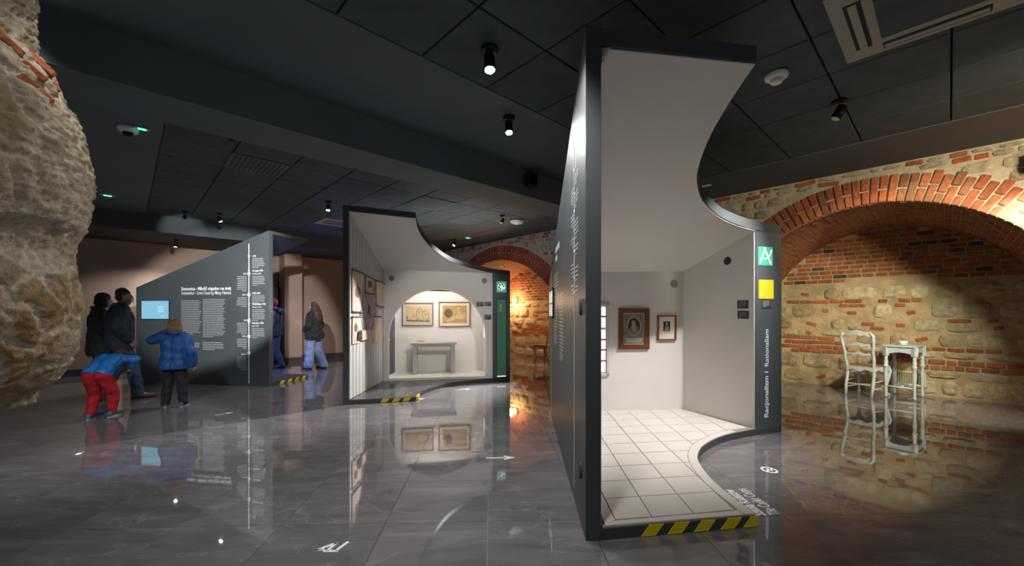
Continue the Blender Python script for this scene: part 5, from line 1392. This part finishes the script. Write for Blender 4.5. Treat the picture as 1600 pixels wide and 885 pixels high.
def person(label, loc, rz, scale, pose, st):
    J = {k: Vector(v) for k, v in {**STAND, **pose}.items()}
    t = thing('person', label, 'person', loc, rz); BASE[t.name] = Vector()
    fy = st.get('face_yaw', 0); fp = st.get('face_pitch', 0)
    Rf = Matrix.Rotation(fy, 3, 'Z') @ Matrix.Rotation(fp, 3, 'X')
    hd = J['head']; hs = st.get('head_scale', 1.0)
    def hp(x, y, z): return hd+Rf @ (Vector((x, y, z))*hs)
    B = []
    # head: skull, jaw, nose, ears
    B += [('e', hp(0, -.01, .02), (.074*hs, .092*hs, .095*hs), fy, fp), ('e', hp(0, .02, -.045), (.056*hs, .068*hs, .07*hs), fy, fp), (hp(0, .085, .012), .010*hs, hp(0, .105, -.022), .013*hs), (hp(0, .07, -.085), .022*hs, hp(0, .06, -.08), .024*hs)]
    for s in (-1, 1): B.append(('e', hp(s*.074, -.005, -.005), (.010*hs, .018*hs, .030*hs), fy, fp))
    B.append((J['neck'], .056, hd-Vector((0, .01, .06)), .050))
    # trunk
    rt = (J['shR']-J['shL']).normalized()
    for s in (-1, 1):
        B += [(J['chest']+rt*.075*s, .105, J['waist']+rt*.06*s, .095), (J['waist']+rt*.06*s, .095, J['pelvis']+rt*.08*s, .105), (J['chest']+rt*.06*s, .10, J['neck']-Vector((0, 0, .05)), .06)]
    for s in ('L', 'R'):
        B += [(J['hip'+s], .092, J['knee'+s], .058), (J['knee'+s], .056, J['ank'+s], .038), (J['ank'+s], .036, J['toe'+s], .026)]
        B += [(J['chest'], .08, J['sh'+s], .058), (J['sh'+s], .052, J['el'+s], .040), (J['el'+s], .039, J['wr'+s], .028)]
        # hand: palm, four unequal bent fingers, thumb from the side of the palm
        w0 = J['wr'+s]; d = (w0-J['el'+s]).normalized(); sg = -1 if s == 'L' else 1
        side = Vector((0, 1, 0))-d*d.y
        side = side.normalized() if side.length > .2 else Vector((1, 0, 0)); inn = d.cross(side).normalized()
        if inn.x*sg > 0: inn = -inn
        pc = w0+d*.055; B.append((w0+d*.02, .026, pc+d*.02, .030)); B.append((pc+side*.02, .018, pc-side*.022, .018))
        for k, L_ in enumerate((.060, .070, .066, .052)):
            b0 = pc+d*.035+side*(.030-.020*k); b1 = b0+d*L_*.55+inn*.012; b2_ = b1+d*L_*.35+inn*.026
            B += [(b0, .0095, b1, .009), (b1, .009, b2_, .008)]
        th0 = pc-d*.005+side*.026; B += [(th0, .012, th0+side*.022+d*.03, .010), (th0+side*.022+d*.03, .010, th0+side*.024+d*.058, .009)]
    blob('body', B, .0095, st.get('skin', 'skin'), t, 2, scale=scale)
    # face details
    for s in (-1, 1):
        g = G(); c = hp(s*.031, .076, .012)*scale; g.lathe([(.002, -.006), (.009, -.004), (.011, 0), (.009, .004), (.002, .006)], c, 10); g.obj('eye', 'eye', t)
    c = hp(0, .0835, -.052)*scale
    G().tube([(hp(-.024, .078, -.052)*scale), c, (hp(.024, .078, -.052)*scale)], [.003, .006, .003], 6).obj('mouth', 'lips', t)
    # hair
    blob('hair', [('e', hp(*c_), [x*hs for x in r_], fy, fp) if len(c_) == 3 else c_ for c_, r_ in st['hair']], .010, st['hair_m'], t, 2, scale=scale, wob=.012)
    # trousers
    kf = st.get('leg', (.102, .082, .074)); Tz = []
    for s in ('L', 'R'): Tz += [(J['hip'+s], kf[0], J['knee'+s], kf[1]), (J['knee'+s], kf[1], J['ank'+s]+Vector((0, 0, .0)), kf[2]), (J['hip'+s], kf[0], J['pelvis'], .12)]
    Tz += [(J['pelvis']+rt*.06, .115, J['waist']+rt*.05, .10), (J['pelvis']-rt*.06, .115, J['waist']-rt*.05, .10)]
    lo = min(J['ankL'].z, J['ankR'].z)
    blob('trousers', Tz, .014, st['trouser_m'], t, 3, cuts=[((0, 0, lo-.045), (0, 0, -1))], scale=scale, wob=.012)
    # shoes
    for s in ('L', 'R'):
        a, b = J['ank'+s], J['toe'+s]; d = Vector((b.x-a.x, b.y-a.y, 0)).normalized()
        gz = min(a.z, b.z+.055)-.085
        h0 = Vector((a.x, a.y, gz+.045))-d*.045; t0 = Vector((b.x, b.y, gz+.034))
        blob('shoe', [(h0, .045, t0, .036), (h0+Vector((0, 0, .03)), .042, h0.lerp(t0, .45)+Vector((0, 0, .022)), .038), (h0.lerp(t0, .7), .044, t0, .038)], .010, st['shoe_m'], t, 2, cuts=[((0, 0, gz+.018), (0, 0, -1))], scale=scale)
        sd = d.cross(Vector((0, 0, 1))); pts = []
        for k in range(16):
            an = 2*PI*k/16; c = h0.lerp(t0, .5); L_ = (t0-h0).length/2+.042
            q = c+d*L_*math.cos(an)+sd*.047*math.sin(an)*(1.0 if math.cos(an) > 0 else .9); pts.append((q.x*scale, q.y*scale))
        G().prism(pts, gz*scale, (gz+.020)*scale).obj('sole', st.get('sole_m', 'sole'), t)
    # jacket
    C = []; jr = st.get('jr', 1.0); hem = J['pelvis']+Vector(st.get('hem', (0, 0, -.06)))
    fl_ = st.get('flare', .125)
    for s in (-1, 1):
        C += [(J['chest']+rt*.085*s, .125*jr, J['waist']+rt*.07*s, .125*jr), (J['waist']+rt*.07*s, .125*jr, hem+rt*.085*s, fl_), (J['chest']+rt*.07*s, .115*jr, J['neck']-Vector((0, 0, .04)), .075)]
    sl = st.get('sleeve', (.074, .064, .052))
    for s in ('L', 'R'):
        C += [(J['chest'], .10*jr, J['sh'+s], sl[0]), (J['sh'+s], sl[0], J['el'+s], sl[1]), (J['el'+s], sl[1], J['wr'+s], sl[2])]
    ax = (hem-J['waist']).normalized()
    cuts = [(hem+ax*.05, ax)] if not st.get('nocut') else []
    blob('jacket', C, .014, st['coat_m'], t, 3, cuts=cuts, scale=scale, wob=st.get('wob', .012))
    if st.get('collar'):
        nk = J['neck']; ca = (J['head']-nk).normalized()
        g = G().tube([(nk+Vector((.085*math.cos(a), .085*math.sin(a), .0+.012*math.sin(a)))+ca*.03)*scale for a in [2*PI*k/18 for k in range(19)]], .030*scale, 8); g.obj('collar', st['collar'], t, True)
    return t, J, hp
SHORT = [((0, -.022, .045), (.080, .092, .088)), ((0, -.045, -.01), (.076, .065, .075))]
BOB = [((0, -.02, .045), (.092, .104, .092)), ((0, -.045, -.035), (.100, .078, .085)), ((-.07, -.01, -.03), (.035, .055, .075)), ((.07, -.01, -.03), (.035, .055, .075))]
# adult man in a navy jacket, striding towards the panel
def face(dx, dy): return math.atan2(-dx, dy)
pt, J, hp = person('person in navy jacket, jeans and brown shoes looking at the screen', (-6.24, 6.62, 0), face(.60, .80), 1.03,
    dict(hipL=(-.09, 0, .92), kneeL=(-.10, .0, .50), ankL=(-.11, -.22, .085), toeL=(-.13, -.05, .03), kneeR=(.10, .14, .50), ankR=(.10, .20, .085), toeR=(.11, .38, .03), neck=(0, .01, 1.48), head=(0, .055, 1.63),
         elL=(-.27, -.06, 1.16), wrL=(-.22, .08, .95), elR=(.27, -.08, 1.16), wrR=(.25, .06, .96)),
    dict(hair=SHORT, hair_m='hair_brown', trouser_m='jeans', coat_m='coat_navy', shoe_m='shoe_brown', sole_m='shoe_dark', jr=1.30, hem=(0, 0, -.10), flare=.175, collar='collar_tan', sleeve=(.105, .092, .070), leg=(.108, .088, .078)))
q = [hp(-.07, .07, -.03), hp(0, .115, -.02), hp(.07, .07, -.03), hp(.055, .075, -.09), hp(0, .11, -.095), hp(-.055, .075, -.09)]
g = G(); vv_ = [p*1.03 for p in q]; g.add([tuple(p) for p in vv_]+[tuple(p+(Rp-p)*.06) for p, Rp in zip(vv_, [hp(0, 0, -.05)*1.03]*6)], [(0, 1, 4, 5), (1, 2, 3, 4), (11, 10, 7, 6), (10, 9, 8, 7), (0, 6, 7, 1), (1, 7, 8, 2), (2, 8, 9, 3), (3, 9, 10, 4), (4, 10, 11, 5), (5, 11, 6, 0)]); g.obj('face_mask', 'mask_white', pt)
# person behind him
person('person in dark green coat standing behind the one in navy', (-6.93, 6.98, 0), face(.62, .78), 1.0,
    dict(elL=(-.26, .02, 1.14), wrL=(-.12, .20, .98), elR=(.28, .0, 1.13), wrR=(.16, .2, .96), head=(0, .06, 1.62)),
    dict(hair=BOB, hair_m='hair_dark', trouser_m='trouser_black', coat_m='coat_green', shoe_m='shoe_dark', sole_m='shoe_dark', jr=1.15, hem=(0, 0, -.22), flare=.16, collar='coat_green', sleeve=(.09, .08, .065)))
# child bending forward in red trousers
person('person bending over in sky blue jacket and red trousers', (-5.42, 5.50, 0), face(-.22, .97), .75,
    dict(pelvis=(0, -.10, .80), waist=(0, .02, .92), chest=(0, .18, 1.0), neck=(0, .34, 1.03), head=(0, .45, 1.05),
         hipL=(-.10, -.12, .77), kneeL=(-.13, .04, .42), ankL=(-.12, -.10, .085), toeL=(-.15, .08, .03), hipR=(.10, -.12, .77), kneeR=(.13, .06, .42), ankR=(.12, .05, .085), toeR=(.15, .24, .03),
         shL=(-.17, .26, 1.0), elL=(-.14, .34, .74), wrL=(-.0, .24, .54), shR=(.17, .28, 1.02), elR=(.34, .30, 1.0), wrR=(.24, .38, .86)),
    dict(hair=BOB, hair_m='hair_brown', face_pitch=-.7, skin='skin_kid', trouser_m='trouser_red', coat_m='coat_sky', shoe_m='shoe_teal', jr=1.05, hem=(0, -.02, -.01), flare=.135, head_scale=1.12, sleeve=(.085, .076, .058), leg=(.118, .098, .070)))
# child in bright blue coat, hand raised to the face
person('person in bright blue coat and black trousers raising one arm', (-4.97, 6.15, 0), face(-.20, .98), .735,
    dict(elL=(-.41, .02, 1.36), wrL=(-.12, .13, 1.55), shL=(-.19, 0, 1.41), elR=(.30, -.02, 1.12), wrR=(.32, .06, .86), hipL=(-.10, 0, .92), hipR=(.10, 0, .92), kneeL=(-.13, .02, .5), kneeR=(.13, .02, .5), ankL=(-.15, -.03, .085), ankR=(.15, 0, .085), toeL=(-.24, .12, .03), toeR=(.17, .17, .03), head=(0, .03, 1.63)),
    dict(hair=BOB, hair_m='hair_blonde', skin='skin_kid', trouser_m='trouser_black', coat_m='coat_blue', shoe_m='shoe_teal', jr=1.30, hem=(0, 0, -.12), flare=.20, head_scale=1.22, collar='coat_blue', sleeve=(.105, .095, .072), leg=(.112, .092, .080)))
# woman with long curly hair
pt, J, hp = person('person in black fluffy coat and wide pale jeans', (-4.83, 10.35, 0), face(-.95, .12), .965,
    dict(head=(0, .05, 1.63), kneeL=(-.09, .06, .50), ankL=(-.09, .10, .085), toeL=(-.10, .27, .03), kneeR=(.10, -.04, .50), ankR=(.11, -.18, .085), toeR=(.13, 0, .03), elL=(-.27, -.02, 1.14), wrL=(-.18, .14, 1.02), elR=(.27, -.02, 1.14), wrR=(.18, .14, 1.02)),
    dict(hair=[((0, -.042, .045), (.086, .092, .085)), ((0, -.09, -.10), (.13, .085, .16)), ((0, -.14, -.28), (.16, .085, .22)), ((.09, -.07, -.14), (.04, .06, .16)), ((-.09, -.07, -.14), (.04, .06, .16))], hair_m='hair_curly', trouser_m='jeans_light', coat_m='coat_fur', shoe_m='shoe_dark', sole_m='shoe_dark', jr=1.22, hem=(0, 0, -.12), flare=.19, sleeve=(.09, .082, .07), leg=(.112, .105, .125), wob=.03))
rr = random.Random(21); g = G()
for k in range(70):
    a = rr.uniform(PI*1.02, PI*1.98); R0 = rr.uniform(.085, .10)
    p0 = hp(R0*math.cos(a), -.02+R0*math.sin(a), rr.uniform(.0, .07)); end = hp(.17*math.cos(a), -.07+.15*math.sin(a), rr.uniform(-.50, -.28))
    pts = []; ph = rr.uniform(0, 6)
    for i in range(22):
        s = i/21; c = p0.lerp(end, s); c += Vector((.018*math.cos(ph+s*16), .018*math.sin(ph+s*16), 0))+Vector((math.cos(a), math.sin(a), 0))*.03*math.sin(s*PI)
        pts.append(c*.965)
    g.tube(pts, [.008]*20+[.006, .003], 5)
o = g.obj('curls', 'hair_curly', pt, True); tag(o, kind='stuff')
# person in orange beanie, half hidden by the timeline panel
pt, J, hp = person('person in orange beanie and dark puffer jacket behind the timeline panel', (-5.79, 10.30, 0), face(-.98, -.1), 1.0,
    dict(head=(0, .05, 1.63), elL=(-.25, -.04, 1.14), wrL=(-.24, .06, .92), elR=(.25, -.04, 1.14), wrR=(.24, .06, .92), kneeL=(-.1, .06, .5), ankL=(-.1, .08, .085), toeL=(-.11, .26, .03), ankR=(.1, -.12, .085), toeR=(.12, .06, .03)),
    dict(hair=SHORT, hair_m='hair_brown', trouser_m='jeans_blue', coat_m='puffer', shoe_m='shoe_dark', sole_m='shoe_dark', jr=1.18, hem=(0, 0, -.06), flare=.145, collar='puffer', sleeve=(.092, .082, .064)))
blob('beanie', [('e', hp(0, -.015, .055), (.090, .105, .085)), (hp(0, -.02, .03), .085, hp(0, -.03, .09), .07)], .010, 'beanie', pt, 2)
blob('hood', [('e', J['neck']+Vector((0, -.10, -.01)), (.15, .10, .085))], .012, 'puffer', pt, 2)
bpy.data.scenes.remove(TMP)
